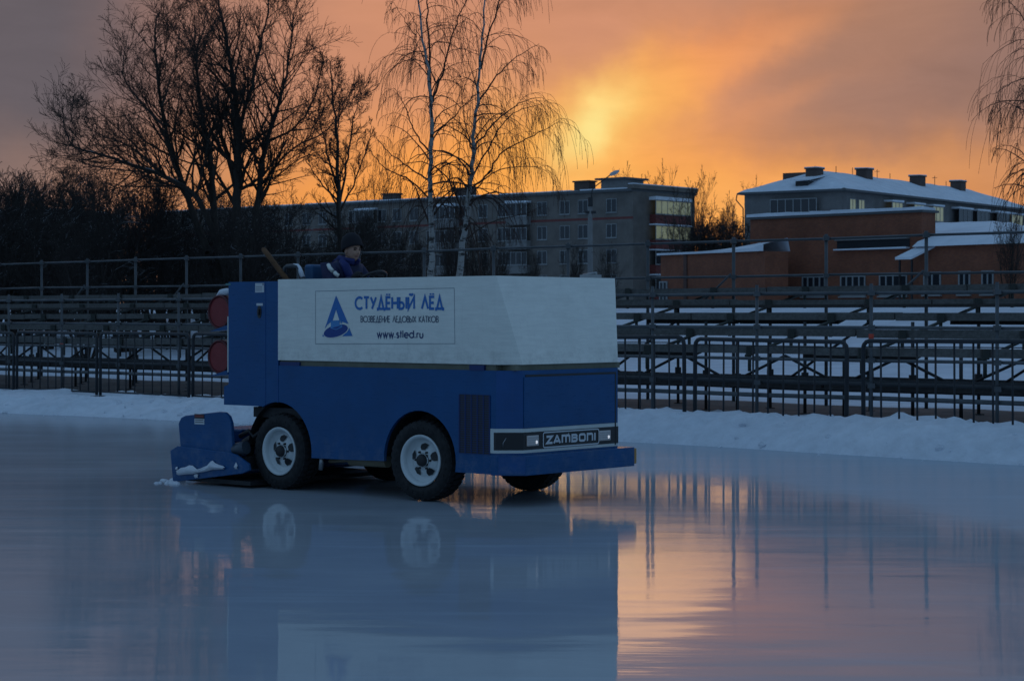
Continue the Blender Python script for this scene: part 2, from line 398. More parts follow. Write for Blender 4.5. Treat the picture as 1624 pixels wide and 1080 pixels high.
# ------------------------------------------------------------------ setting: ice, snow
mb = MB(); mb.add([(-70, -50, 0), (70, -50, 0), (70, 60, 0), (-70, 60, 0)], [(0, 1, 2, 3)])
struct("ice", mb, M['ice'])
mb = MB(); mb.add([(-2500, -2500, -.08), (2500, -2500, -.08), (2500, 2500, -.08), (-2500, 2500, -.08)], [(0, 1, 2, 3)])
struct("far_ground", mb, M['fieldsnow'])

# line of the grandstand: back rail from BR towards the left; N points to the camera side
BD = Vector((-.727, .687, 0)).normalized(); BP = Vector((8.07, 31.8, 0)); BN = Vector((-.687, -.727, 0)).normalized()
def BL(t, n, z=0): return BP+BD*t+BN*n+Vector((0, 0, z))

# snow bank edge on the ice, plan curve
EDGE = [(-60, 66), (-30, 48.5), (-18, 41), (-9.0, 35.5), (-5.5, 33.0), (1.49, 27.5), (4.17, 24.8), (5.87, 23.1), (8.2, 20.2), (10.5, 16.5), (12.5, 11), (13.5, 3), (13.8, -12), (13, -30)]
def catmull(P, n=10):
    P = [Vector(p) for p in P]; out = []
    for i in range(len(P)-1):
        p0 = P[max(i-1, 0)]; p1 = P[i]; p2 = P[i+1]; p3 = P[min(i+2, len(P)-1)]
        for k in range(n):
            t = k/n
            out.append(.5*((2*p1)+(p2-p0)*t+(2*p0-5*p1+4*p2-p3)*t*t+(3*p1-p0-3*p2+p3)*t**3))
    out.append(P[-1]); return out
def resample(P, step):
    out = [P[0].copy()]; acc = 0
    for a, b in zip(P, P[1:]):
        L = (b-a).length
        if L == 0: continue
        s = step-acc
        while s <= L: out.append(a+(b-a)*(s/L)); s += step
        acc = (acc+L) % step if L+acc >= step else acc+L
    return out
ec = resample(catmull([Vector((x, y, 0)) for x, y in EDGE], 12), .085)
def snow_h(w, q, s):
    """height of the bank: w across from the edge, q lumps"""
    top = .25+.17*min(1, max(0, (s+6)/11))
    base = top*(1-math.exp(-max(w, 0)/.38))
    if w > 1.0: base += (.19-top)*min(1, (w-1.0)/1.6)
    return base
mb = MB(); cols = []
WS = [-.12, -.04, 0, .05, .1, .16, .23, .3, .38, .46, .55, .65, .75, .86, .98, 1.1, 1.25, 1.4, 1.6, 1.8, 2.1, 2.5, 3, 3.6]
for i, p in enumerate(ec):
    t = (ec[min(i+1, len(ec)-1)]-ec[max(i-1, 0)]).normalized(); nrm = Vector((-t.y, t.x, 0))
    if nrm.dot(Vector((.6, .8, 0))) < 0 and p.y > 15: nrm = -nrm
    if p.y <= 15: nrm = Vector((1, .1, 0)).normalized() if nrm.x < 0 else nrm
    for w in WS:
        q = p+nrm*w
        n0 = noise.noise(Vector((q.x*.55, q.y*.55, 3)))*.10+noise.noise(Vector((q.x*1.9, q.y*1.9, 7)))*.055
        lump = max(0, noise.noise(Vector((q.x*3.1, q.y*3.1, 11))))*.13+abs(noise.noise(Vector((q.x*5.3, q.y*5.3, 4))))*.07*math.exp(-((w-.6)/.5)**2)+noise.noise(Vector((q.x*8, q.y*8, 1)))*.028
        z = snow_h(w, 0, q.x)+(n0+lump)*min(1, max(0, w)/.5)
        edgew = noise.noise(Vector((q.x*1.3, q.y*1.3, 21)))*.06
        q = q - nrm*edgew
        if w < 0: z = -.03+w*.1
        elif w == 0: z = .004
        mb.v.append((q.x, q.y, z))
nW = len(WS)
for i in range(len(ec)-1):
    for j in range(nW-1):
        mb.f.append([i*nW+j, (i+1)*nW+j, (i+1)*nW+j+1, i*nW+j+1]); mb.mi.append(0); mb.sm.append(True)
struct("snow_bank", mb, M['snow'], fix=True)

rc = random.Random(12); mb = MB()
for k in range(900):
    i = rc.randrange(60, len(ec)-60); p = ec[i]
    if p.y < 14: continue
    t = (ec[i+1]-ec[i-1]).normalized(); nrm = Vector((-t.y, t.x, 0)); nrm = -nrm if nrm.dot(Vector((.6, .8, 0))) < 0 else nrm
    w = rc.choice((rc.uniform(-.35, .1), rc.uniform(-.1, .25), rc.uniform(.25, 1.2))); q = p+nrm*w; r = rc.uniform(.012, .06)*(.6 if w < 0 else 1.1)
    z = max(0, snow_h(w, 0, q.x)) if w > .05 else 0
    c = q+Vector((0, 0, z)); n = 6; a0 = rc.random()*6; vs = []
    for zz, rr_ in ((-.6, .8), (.15, 1.0), (.75, .55)):
        for a in range(n): vs.append(c+Vector((math.cos(a0+a*1.047)*rr_*r*rc.uniform(.7, 1.25), math.sin(a0+a*1.047)*rr_*r*rc.uniform(.7, 1.25), (zz+rc.uniform(-.15, .15))*r)))
    mb.add(vs, [(j*n+a, j*n+(a+1) % n, (j+1)*n+(a+1) % n, (j+1)*n+a) for j in range(2) for a in range(n)]+[[2*n+a for a in range(n)]])
tag(mb.build("snow_clods", M['snow']), "loose clods of ploughed snow along the edge of the bank", "snow clods", kind='stuff')

# snow field beyond: flat near the stand, rising behind it
def field_z(q):
    v = -(q-BP).dot(BN)               # metres behind the back rail
    z = .16
    if v > 1.5: u = min(1, (v-1.5)/38); z += 2.0*u*u*(3-2*u)
    if v > -9: z += noise.noise(Vector((q.x*.35, q.y*.35, 2)))*.05*(1 if v > -2 else .5)
    return z
mb = MB()
VS = [-5.7, -5.4, -5, -4.2, -3.5, -2.5, -1.5, -.5, .5, 1.5, 3, 5, 7, 9, 12, 15, 18, 21, 25, 29, 34, 40, 50, 70, 110, 200, 400, 900]
TS = [-400, -150, -80] + [-45+i*1.1 for i in range(132)] + [110, 140, 220, 500]
for t in TS:
    for v in VS:
        q = BP+BD*t-BN*v
        if v < -6 and t > 33:
            pass
        mb.v.append((q.x, q.y, field_z(q)))
n2 = len(VS)
for i in range(len(TS)-1):
    for j in range(n2-1):
        mb.f.append([i*n2+j, i*n2+j+1, (i+1)*n2+j+1, (i+1)*n2+j]); mb.mi.append(0); mb.sm.append(True)
struct("snow_field", mb, M['fieldsnow'], fix=True)
# trodden dirty strip under the stand
mb = MB(); TT = [-6+i*.4 for i in range(150)]; NN = [-.9, -.2, .6, 1.5, 2.5, 3.5, 4.6, 5.4]
for t in TT:
    for k, n in enumerate(NN):
        nn = n+(noise.noise(Vector((t*.8, n, 5)))*.7 if k in (0, len(NN)-1) else 0)
        q = BL(t, nn); z = field_z(q)+.02+(noise.noise(Vector((q.x, q.y, 9)))*.012)
        if k in (0, len(NN)-1): z -= .05
        mb.v.append((q.x, q.y, z))
for i in range(len(TT)-1):
    for j in range(len(NN)-1):
        k = len(NN); mb.f.append([i*k+j, i*k+j+1, (i+1)*k+j+1, (i+1)*k+j]); mb.mi.append(0); mb.sm.append(True)
struct("trodden_path", mb, M['mud'], fix=True)

# ------------------------------------------------------------------ the ice resurfacer
YAW = -math.atan2(.657, .754); MX, MY = -.857, 18.65
fF = Vector((math.cos(YAW), math.sin(YAW), 0)); lL = Vector((-math.sin(YAW), math.cos(YAW), 0))
def loc(px, py, w=0.):
    """photo measurement -> (u, z) on the machine's side plane at depth w"""
    k = (px-CX)/FPX
    u = (k*(MY+lL.y*w)-MX-lL.x*w)/(fF.x-fF.y*k)
    Y = MY+fF.y*u+lL.y*w
    return u, EYE-(py-HOR)/FPX*Y
def locf(px, py, u):
    """photo measurement -> (w, z) on a front plane at u"""
    k = (px-CX)/FPX
    w = (k*(MY+fF.y*u)-MX-fF.x*u)/(lL.x-lL.y*k)
    return w, EYE-(py-HOR)/FPX*(MY+fF.y*u+lL.y*w)
machine = thing("ice_resurfacer", "blue ice resurfacing machine with white snow tank driving on the wet ice", "ice resurfacer", (MX, MY, 0), YAW)
BW = 1.71; CH = .17; UF = .95; UFF = UF+CH
ZB, ZT = .295, 1.225
def arc2(cx, cz, r, a0, a1, n): return [(cx+r*math.cos(R(a0+(a1-a0)*i/n)), cz+r*math.sin(R(a0+(a1-a0)*i/n))) for i in range(n+1)]
UR = -1.93      # rear axle
def ang(dz, r): return math.degrees(math.asin(dz/r))
RF, RR = .46, .485
side = [(UF, ZB), (UF, ZT), (-1.925, ZT), (-1.925, 2.055), (-2.665, 2.055), (-2.665, 1.02), (-2.735, 1.0), (-2.735, .815), (-2.16, .815)]
rr = arc2(UR, .38, RR, 180-62, ang(-.045, RR), 16); side += rr
side += [(-1.0, .34), (-RF-.0, .352)]
side += arc2(0, .38, RF, 180+ang(.028, RF), ang(-.085, RF), 20)[1:]
bodyb = MB()
for w0, w1 in ((0, .035), (BW-.035, BW)):
    bodyb.prism(side, lambda u, z, w0=w0: (u, w0, z), lambda u, z, w1=w1: (u, w1, z))
# chamfers and front
def chamf(z0, z1, mbx, off=0, mi=0, th=.03):
    for sgn in (0, 1):
        a = (UF, 0) if not sgn else (UF, BW); b = (UFF, CH) if not sgn else (UFF, BW-CH)
        d = Vector((.7071, -.7071 if not sgn else .7071, 0))
        P = [Vector((a[0], a[1], 0))+d*off, Vector((b[0], b[1], 0))+d*off, Vector((b[0], b[1], 0))-d*(th-off), Vector((a[0], a[1], 0))-d*(th-off)]
        mbx.add([p+Vector((0, 0, z0)) for p in P]+[p+Vector((0, 0, z1)) for p in P], ((0, 3, 2, 1), (4, 5, 6, 7), (0, 1, 5, 4), (1, 2, 6, 5), (2, 3, 7, 6), (3, 0, 4, 7)), mi)
chamf(ZB, ZT, bodyb, mi=1)
bodyb.box((UFF-.03, CH, ZB), (UFF, BW-CH, ZT), 0)
# top deck, box back wall and lid, engine bay
bodyb.box((-1.92, .036, ZT-.02), (UF, BW-.036, ZT-.004), 0)
bodyb.box((-2.66, .036, 2.02), (-1.93, .62, 2.05), 0); bodyb.box((-2.66, .036, .82), (-2.63, BW-.036, 2.019), 0)
bodyb.box((-1.96, .036, 1.2), (-1.93, BW-.036, 2.019), 0); bodyb.box((-2.62, .60, .84), (-1.97, .63, 2.019), 0)
bodyb.build("body", [M['blue'], M['ltblue']], machine, fix=True)
mb = MB()   # seams on the side
u1 = loc(421, 500)[0]; mb.box((u1-.004, -.0035, .83), (u1+.004, .001, 2.05)); mb.box((-1.934, -.004, .86), (-1.922, .001, 2.05))
mb.build("panel_seam", M['ltblue'], machine)
mb = MB()
mb.box((-2.55, .3, .36), (UFF-.06, 1.42, 1.2)); mb.box((-2.4, .1, .70), (-1.5, 1.6, .80)); mb.box((-1.05, .06, .40), (-.5, .3, .52)); mb.box((UR-.05, .05, .33), (UR+.05, 1.66, .43)); mb.box((-.05, .05, .33), (.05, 1.66, .43))
for uu, r_ in ((0, .44), (UR, .46)):
    for w0, w1 in ((.036, .31), (1.42, 1.67)):
        pl = arc2(uu, .38, r_+.02, 175, 5, 14)
        for a, b in zip(pl, pl[1:]): mb.add([(a[0], w0, a[1]), (b[0], w0, b[1]), (b[0], w1, b[1]), (a[0], w1, a[1])], [(0, 1, 2, 3)])
mb.build("chassis", M['dark'], machine)
mb = MB(); mb.tube([(-1.02, .12, .33), (-.52, .12, .335)], .055, 12); mb.tube([(-1.35, .15, .30), (-1.02, .15, .33)], .018, 8)
mb.build("exhaust_pipe", M['hose'], machine)
mb = MB(); mb.tube([(-1.37, .05, .22), (-1.35, .05, .37)], .022, 10); mb.build("tie_rod", M['steel'], machine)
# frame strip between tank and body
mb = MB(); mb.box((-1.92, .02, ZT), (UF-.02, BW-.02, 1.276)); mb.box((UF-.02, .10, ZT), (UFF-.03, BW-.10, 1.276))
mb.build("tank_frame", M['frame'], machine)
mb = MB(); a, b = loc(745, 580)[0], loc(768, 580)[0]; mb.box((a, -.006, ZT-.002), (b, .04, 1.272)); mb.build("hinge_block", M['dkblue'], machine)
mb = MB(); mb.box((-1.9, .0, ZT-.002), (-1.62, .04, 1.262)); mb.build("hinge_block", M['dkblue'], machine)
# snow tank: sharp at the top corner, chamfered towards the bottom
mb = MB(); zb, zt = 1.277, 2.072
u0t = -1.925
def tank_ring(z, t):
    c = CH*t
    return [(u0t, -.004, z), (UF, -.004, z), (UF+c, -.004+c, z), (UF+c, BW+.004-c, z), (UF, BW+.004, z), (-1.45, BW+.004, z), (-1.45, .62, z), (u0t, .62, z)]
rings = [tank_ring(zb, 1), tank_ring(zt, .02)]
n = 8; vs = rings[0]+rings[1]
fs = [[i, (i+1) % n, n+(i+1) % n, n+i] for i in range(n)]+[list(range(n))[::-1], list(range(n, 2*n))]
mb.add(vs, fs)
tank = mb.build("snow_tank", M['tank'], machine, bevel=.012, seg=2)
mb = MB(); a = locf(975, 437, UF)[0]
mb.box((UF-.30, BW-.16, zt+.001), (UF-.08, BW-.10, zt+.035)); mb.tube([(UF-.28, BW-.13, zt+.03), (UF-.12, BW-.13, zt+.05)], .016, 8)
mb.build("tank_latch", M['steel'], tank)
mb = MB(); mb.box((UF-.02, BW-.04, 1.226), (UF+.04, BW-.01, 1.30)); mb.build("tank_catch", M['dark'], machine)

# front: cover, black band with lamps and plate, bumper
mb = MB()
def fbox(mbx, px0, py0, px1, py1, u0, u1_, mi=0):
    w0, za = locf(px0, py0, UFF); w1, zb_ = locf(px1, py1, UFF); mbx.box((u0, w0, min(za, zb_)), (u1_, w1, max(za, zb_)), mi)
mb.box((UFF+.001, CH+.004, .7075), (UFF+.010, BW-CH-.053, 1.166)); mb.build("engine_cover", M['blue'], machine, bevel=.004)
mb = MB(); mb.box((UFF-.001, .20, 1.168), (UFF+.006, BW-CH-.03, 1.186)); mb.box((UFF-.001, BW-CH-.050, .50), (UFF+.008, BW-CH-.035, 1.167))
mb.build("cover_gap", M['black'], machine)
def wrap(mbx, z0, z1, off, u_start, mi=0, w_end=BW-CH, far=True):
    """a thin band round side, chamfer and front at a stand-off"""
    o = off; k = .4142*o
    P = [(u_start, -o), (UF+k, -o), (UFF+o, CH-k), (UFF+o, w_end)]
    Q = [(u_start, .002), (UF-.002, .002), (UFF-.004, CH+.002), (UFF-.004, w_end)]
    n = len(P); vs = [(p[0], p[1], z0) for p in P]+[(p[0], p[1], z1) for p in P]+[(p[0], p[1], z0) for p in Q]+[(p[0], p[1], z1) for p in Q]
    fs = []
    for i in range(n-1): fs += [(i, i+1, n+i+1, n+i), (n+i, n+i+1, 3*n+i+1, 3*n+i), (i+1, i, 2*n+i, 2*n+i+1)]
    fs += [(0, n, 3*n, 2*n), (n-1, 2*n+n-1, 4*n-1, 2*n-1)]
    mbx.add(vs, fs, mi)
us = loc(778, 690)[0]
mb = MB(); wrap(mb, .487, .706, .004, us); mb.build("white_band", M['trim'], machine, fix=True)
mb = MB(); wrap(mb, .515, .672, .008, us+.045); nose = mb.build("grille_band", M['black'], machine, fix=True)
# rounded rectangle plate outline and lettering on the front
def rrect(w0, w1, z0, z1, r, n=5):
    out = []
    for cx, cz, a in ((w1-r, z1-r, 0), (w0+r, z1-r, 90), (w0+r, z0+r, 180), (w1-r, z0+r, 270)):
        out += [(cx+r*math.cos(R(a+90*i/n)), cz+r*math.sin(R(a+90*i/n))) for i in range(n+1)]
    return out
def ribbon(mbx, pts, th, f, off, mi=0, closed=False):
    """flat mitred stroke in 2D mapped by f(a,b,off)"""
    P = [Vector(p) for p in pts]; n = len(P); Lf = []; Rt = []
    for i in range(n):
        pr = P[i-1] if (i > 0 or closed) else None; nx = P[(i+1) % n] if (i < n-1 or closed) else None
        d1 = (P[i]-pr).normalized() if pr is not None else None; d2 = (nx-P[i]).normalized() if nx is not None else None
        if d1 is None: d1 = d2
        if d2 is None: d2 = d1
        n1 = Vector((-d1.y, d1.x)); n2_ = Vector((-d2.y, d2.x)); m_ = (n1+n2_)
        m_ = m_.normalized() if m_.length > 1e-6 else n1
        k = th/2/max(.35, m_.dot(n1)); Lf.append(P[i]+m_*k); Rt.append(P[i]-m_*k)
    vs = [f(p.x, p.y, off) for p in Lf]+[f(p.x, p.y, off) for p in Rt]
    fs = [(i, n+i, n+(i+1) % n, (i+1) % n) for i in range(n if closed else n-1)]
    mbx.add(vs, fs, mi)
def earc(cx, cy, rx, ry, a0, a1, n=14): return [(cx+rx*math.cos(R(a0+(a1-a0)*i/n)), cy+ry*math.sin(R(a0+(a1-a0)*i/n))) for i in range(n+1)]
C_ = lambda w: [earc(w*.55, .5, w*.55, .5, 48, 312)]
O_ = lambda w: [earc(w/2, .5, w/2, .5, 90, 450, 28)]
Ee = [[(.42, 0), (0, 0), (0, 1), (.42, 1)], [(0, .5), (.38, .5)]]
GL = {   # stroke letters: width, strokes (cap height 1)
    'С': (.72, C_(.8)), 'Т': (.52, [[(0, 1), (.52, 1)], [(.26, 1), (.26, 0)]]), 'У': (.55, [[(0, 1), (.29, .38)], [(.56, 1), (.13, 0)]]),
    'Д': (.70, [[(.1, 0), (.35, 1), (.60, 0)], [(0, -.17), (0, 0), (.70, 0), (.70, -.17)]]),
    'Е': (.42, Ee), 'Ё': (.42, Ee+[[(.06, 1.17), (.06, 1.30)], [(.32, 1.17), (.32, 1.30)]]),
    'Н': (.56, [[(0, 0), (0, 1)], [(.56, 0), (.56, 1)], [(0, .5), (.56, .5)]]),
    'Ы': (.72, [[(0, 1), (0, 0)]+earc(.2, .27, .24, .27, -90, 90, 10)+[(0, .54)], [(.7, 0), (.7, 1)]]),
    'Ь': (.46, [[(0, 1), (0, 0)]+earc(.2, .27, .24, .27, -90, 90, 10)+[(0, .54)]]),
    'И': (.58, [[(0, 1), (0, 0), (.58, 1), (.58, 0)]]), 'Й': (.58, [[(0, 1), (0, 0), (.58, 1), (.58, 0)], earc(.29, 1.32, .18, .14, 190, 350, 8)]),
    'Л': (.62, [[(0, 0), (.31, 1), (.62, 0)]]), 'В': (.48, [[(0, 0), (0, 1)]+earc(.2, .76, .22, .24, 90, -90, 8)+[(0, .52)], earc(.2, .26, .27, .26, 90, -90, 8)+[(0, 0)]]),
    'О': (.98, O_(.98)), 'З': (.5, [earc(.2, .75, .24, .25, 150, -90, 9), earc(.2, .25, .28, .25, 90, -150, 9)]),
    'Х': (.56, [[(0, 0), (.56, 1)], [(0, 1), (.56, 0)]]), 'К': (.52, [[(0, 0), (0, 1)], [(.5, 1), (.04, .5), (.53, 0)]]),
    'А': (.62, [[(0, 0), (.31, 1), (.62, 0)], [(.12, .34), (.5, .34)]]),
    'w': (.62, [[(0, .66), (.16, 0), (.31, .6), (.46, 0), (.62, .66)]]), '.': (.06, [[(.03, -.01), (.03, .12)]]),
    's': (.34, [earc(.17, .50, .14, .16, 40, 270, 9)+earc(.17, .17, .16, .17, 90, -140, 9)[0:]]), 't': (.16, [[(.08, .95), (.08, 0)], [(-.04, .64), (.2, .64)]]),
    'l': (.05, [[(.03, 1), (.03, 0)]]), 'e': (.54, [[(.03, .34)]+earc(.28, .33, .26, .33, 0, 310, 18)[0:]]), 'd': (.54, [earc(.26, .33, .26, .33, 90, 450, 20), [(.52, 1), (.52, 0)]]),
    'r': (.24, [[(.03, .66), (.03, 0)], earc(.2, .46, .17, .17, 180, 75, 6)]), 'u': (.42, [[(.02, .66)]+earc(.21, .22, .19, .22, 180, 360, 10)+[(.40, .66)]]),
    # plate letters, blocky and rounded
    'Z1': (.66, [[(0, .91), (.60, .91), (.06, .09), (.66, .09)]]), 'A1': (.80, [[(.05, 0), (.37, .92), (.43, .92), (.75, 0)], [(.2, .27), (.6, .27)]]),
    'M1': (1.0, [[(.09, 0), (.09, .91), (.32, .91)]+earc(.36, .76, .14, .15, 90, 0, 5)+[(.5, 0)], [(.5, .91), (.77, .91)]+earc(.77, .76, .14, .15, 90, 0, 5)+[(.91, 0)]]),
    'B1': (.74, [[(.09, .0), (.09, .91), (.42, .91)]+earc(.45, .73, .17, .18, 90, -90, 8)+[(.12, .53)], earc(.45, .31, .2, .22, 90, -90, 8)+[(0, .09)]]),
    'O1': (.80, [earc(.55, .75, .16, .16, 90, 0, 4)+earc(.55, .25, .16, .16, 0, -90, 4)+earc(.25, .25, .16, .16, 270, 180, 4)+earc(.25, .75, .16, .16, 180, 90, 4)+[(.55, .91)]]),
    'N1': (.76, [[(.09, 0), (.09, .91), (.48, .91)]+earc(.5, .74, .17, .17, 90, 0, 5)+[(.67, 0)]]), 'I1': (.2, [[(.1, 0), (.1, 1)]]),
}
def text_w(s, gap): return sum(GL[c][0] if c != ' ' else .4 for c in s)+gap*(len(s)-1)
def write(mbx, s, x0, x1, y0, h, th, f, off, mi=0, gap=.16, skew=0.):
    """write s between x0 and x1 with cap height h; f(a,b,off) maps to 3D; skew lifts along x"""
    k = (x1-x0)/text_w(s, gap); x = x0; j = 0
    for c in s:
        if c == ' ': x += (.4+gap)*k; continue
        w, st = GL[c]
        for q in st:
            ribbon(mbx, [(x+a*k, y0+b*h) for a, b in q], th, f, off+.0004*(j % 3), mi); j += 1
        x += (w+gap)*k
def words(s, x0, x1, y0, h, th, f, off, gap, m, parent):
    """each word a lettering part of its own"""
    k = (x1-x0)/text_w(s, gap); x = x0
    for wd in s.split(' '):
        L = text_w(wd, gap)*k; mb = MB(); write(mb, wd, x, x+L, y0, h, th, f, off, gap=gap); mb.build("lettering", m, parent)
        x += L+(.4+2*gap)*k
fs_ = lambda a, b, o: (a, -o, b)          # side decals: u, z
ff_ = lambda a, b, o: (UFF+o, a, b)       # front decals: w, z
w0, z1 = locf(860, 681, UFF); w1, z0 = locf(948, 706, UFF)
mb = MB(); ribbon(mb, rrect(w0, w1, .525, .660, .02), .011, ff_, .0125, closed=True)
plate = mb.build("name_plate", M['txtwhite'], nose)
mb = MB(); write(mb, ['Z1', 'A1', 'M1', 'B1', 'O1', 'N1', 'I1'], w0+.045, w1-.045, .557, .070, .0205, ff_, .0122, gap=.1)
mb.build("lettering", M['txtwhite'], nose)
for a, b in ((834, 852), (948, 966)):
    w0, _ = locf(a, 695, UFF); w1, _ = locf(b, 695, UFF)
    mb = MB(); mb.box((UFF+.006, w0, .548), (UFF+.02, w1, .642), 0)
    hl = mb.build("headlight", M['lamp'], machine, bevel=.004)
    mb = MB()
    for i in range(4): mb.box((UFF+.019, w0+.01, .556+i*.021), (UFF+.0225, w1-.01, .560+i*.021))
    mb.build("lens_rib", M['steel'], hl)
    mb = MB(); mb.lathe([(0, .004), (.012, .003), (.016, 0)], (UFF+.02, w1-.03, .58), (1, 0, 0), 12); mb.build("bulb", M['led'], hl)
mb = MB()
for sgn in (0,):
    d = Vector((.7071, -.7071, 0)); c = Vector((UF, 0, 0))+Vector((.7071, .7071, 0))*.06+d*.010
    mb.tube([c+Vector((0, 0, .54)), c+d*.012+Vector((0, 0, .58)), c+Vector((.02, .02, .625))], .004, 6)
mb.build("latch_handle", M['steel'], nose)
# bumper
mb = MB(); o = .055
P = [(UF-.06, -.012), (UF+.02, -.012), (UFF+o, CH-.02), (UFF+o, BW+.02), (UF+.05, BW+.02), (UF+.05, BW-.06), (UFF-.004, BW-CH-.06), (UFF-.004, CH+.05), (UF-.0, .03), (UF-.06, .03)]
mb.prism(P, lambda a, b: (a, b, ZB-.006), lambda a, b: (a, b, .468))
bump = mb.build("bumper", M['blue'], machine, bevel=.006)
mb = MB(); a = Vector((UF+.02, -.012, 0)); b = Vector((UFF+o, CH-.02, 0)); d = (b-a).normalized(); nr = Vector((d.y, -d.x, 0))
q = [a+d*.012, b-d*.006]; mb.add([q[0]+nr*.003+Vector((0, 0, ZB+.01)), q[1]+nr*.003+Vector((0, 0, ZB+.01)), q[1]+nr*.003+Vector((0, 0, .46)), q[0]+nr*.003+Vector((0, 0, .46))], [(0, 1, 2, 3)])
mb.build("bumper_strip", M['ltblue'], bump)  # lighter blue strip on the bumper's angled corner
mb = MB(); mb.box((UFF-.05, BW+.021, .31), (UFF+.05, BW+.06, .455)); mb.build("bumper_end_block", M['amber'], bump, bevel=.006)

# louvred grille on the side
ua, za = loc(729, 624); ub, zb2 = loc(777, 720)
za = 1.72-.0; 
zg1, zg0 = loc(752, 626)[1], loc(752, 719)[1]
mb = MB(); mb.box((ua, -.004, zg0), (ub, .002, zg1), 0)
gr = mb.build("side_grille", M['black'], machine)
mb = MB(); nc = 5; nr_ = 26
for i in range(nc+1):
    x = ua+(ub-ua)*i/nc; mb.box((x-.006, -.008, zg0), (x+.006, -.003, zg1))
mb.build("grille_bars", M['dkblue'], gr)
mb = MB()
for j in range(nr_+1):
    z = zg0+(zg1-zg0)*j/nr_; mb.box((ua, -.0065, z-.0028), (ub, -.0035, z+.0028))
mb.build("grille_louvres", M['dkblue'], gr)

# banner on the tank
def sb(px, py): return loc(px, py)
mb = MB(); o = .0065
c = [sb(501, 462), sb(721, 457), sb(722, 545), sb(501, 545.5)]
ribbon(mb, c, .0045, fs_, o, closed=True)
banner = mb.build("banner", M['txtline'], tank)
uL = sb(563, 480)[0]; uR_ = sb(705, 480)[0]; zc = sb(633, 491.5)[1]; hC = sb(633, 471)[1]-zc
words("СТУДЁНЫЙ ЛЁД", uL+.012, uR_-.012, zc+.010, hC-.012, .024, fs_, o, .19, M['txtblue'], banner)
uL = sb(573, 505)[0]; uR_ = sb(696, 505)[0]; z0 = sb(633, 511)[1]; h = sb(633, 503)[1]-z0
words("ВОЗВЕДЕНИЕ ЛЕДОВЫХ КАТКОВ", uL, uR_, z0, h+.008, .0085, fs_, o, .15, M['txtgrey'], banner)
uL = sb(599, 530)[0]; uR_ = sb(671.5, 530)[0]; z0 = sb(635, 535.5)[1]; h = sb(635, 524)[1]-z0
mb = MB(); write(mb, "www.stled.ru", uL, uR_, z0, h, .0125, fs_, o, gap=.16); mb.build("web_address_lettering", M['txtnavy'], banner)
def zp(x, y): return sb(480+x/6.246, 440+y/6.246)
def poly(mbx, pts, off, mi=0): mbx.add([fs_(*zp(*p), off) for p in pts], [list(range(len(pts)))], mi)
mb = MB()
poly(mb, [(335, 180), (335, 320), (300, 430), (250, 470), (222, 510)], o); poly(mb, [(336, 180), (458, 462), (370, 430), (336, 322)], o)
poly(mb, [(200, 585), (206, 556), (232, 585)], o); poly(mb, [(498, 580), (466, 500), (398, 583)], o)
def ell(cx, cy, a, b, an, n=26): return [(cx+a*math.cos(t)*math.cos(R(an))-b*math.sin(t)*math.sin(R(an)), cy+a*math.cos(t)*math.sin(R(an))+b*math.sin(t)*math.cos(R(an))) for t in [2*math.pi*i/n for i in range(n)]]
poly(mb, ell(335, 527, 132, 68, -17), o+.0012, 2)
poly(mb, ell(335, 530, 124, 58, -17), o+.0024, 1)
poly(mb, [(285, 505), (287, 430), (375, 424), (372, 470), (400, 466), (398, 492), (340, 520)], o+.0036, 3)
poly(mb, [(300, 500), (370, 480), (396, 478), (340, 512)], o+.0048, 1); poly(mb, [(380, 424), (390, 420), (398, 452), (384, 458)], o+.0036, 3)
mb.build("emblem", [M['txtblue'], mat("emblem_deep_blue", (.012, .055, .25), .5), M['tank'], M['paleblue']], banner)

# stickers, lock and tag on the rear box
mb = MB(); a, b = sb(405, 464), sb(419, 449); mb.box((a[0], -.003, a[1]), (b[0], .001, b[1]), 0); mb.box((b[0]-.02, -.005, b[1]-.02), (b[0]-.006, -.003, b[1]-.005), 1)
for i in range(3): mb.box((a[0]+.01, -.0045, a[1]+.018+i*.018), (b[0]-.03, -.003, a[1]+.022+i*.018), 2)
mb.build("sticker", [M['paper'], M['txtnavy'], M['txtgrey']], machine)
mb = MB(); a, b = sb(407, 485), sb(417, 481); mb.box((a[0], -.003, a[1]), (b[0], .001, b[1])); mb.build("small_tag", M['paper'], machine)
mb = MB(); c = sb(411.5, 495); mb.add([(c[0]+.032*math.cos(t), -.004, c[1]+.062*math.sin(t)) for t in [2*math.pi*i/24 for i in range(24)]]+[(c[0]+.032*math.cos(t), .001, c[1]+.062*math.sin(t)) for t in [2*math.pi*i/24 for i in range(24)]],
    [list(range(24))]+[[i, (i+1) % 24, 24+(i+1) % 24, 24+i] for i in range(24)])
lk = mb.build("door_lock", M['black'], machine, fix=True)
mb = MB(); mb.tube([(c[0], -.012, c[1]+.03), (c[0], -.012, c[1]-.03)], .007, 8); mb.build("lock_handle", M['dark'], lk)
mb = MB(); a, b = sb(358, 452.5), sb(366, 449.5); mb.box((a[0], -.003, a[1]), (b[0], .001, b[1])); mb.build("teal_tag", mat("teal", (.08, .22, .22), .5), machine)

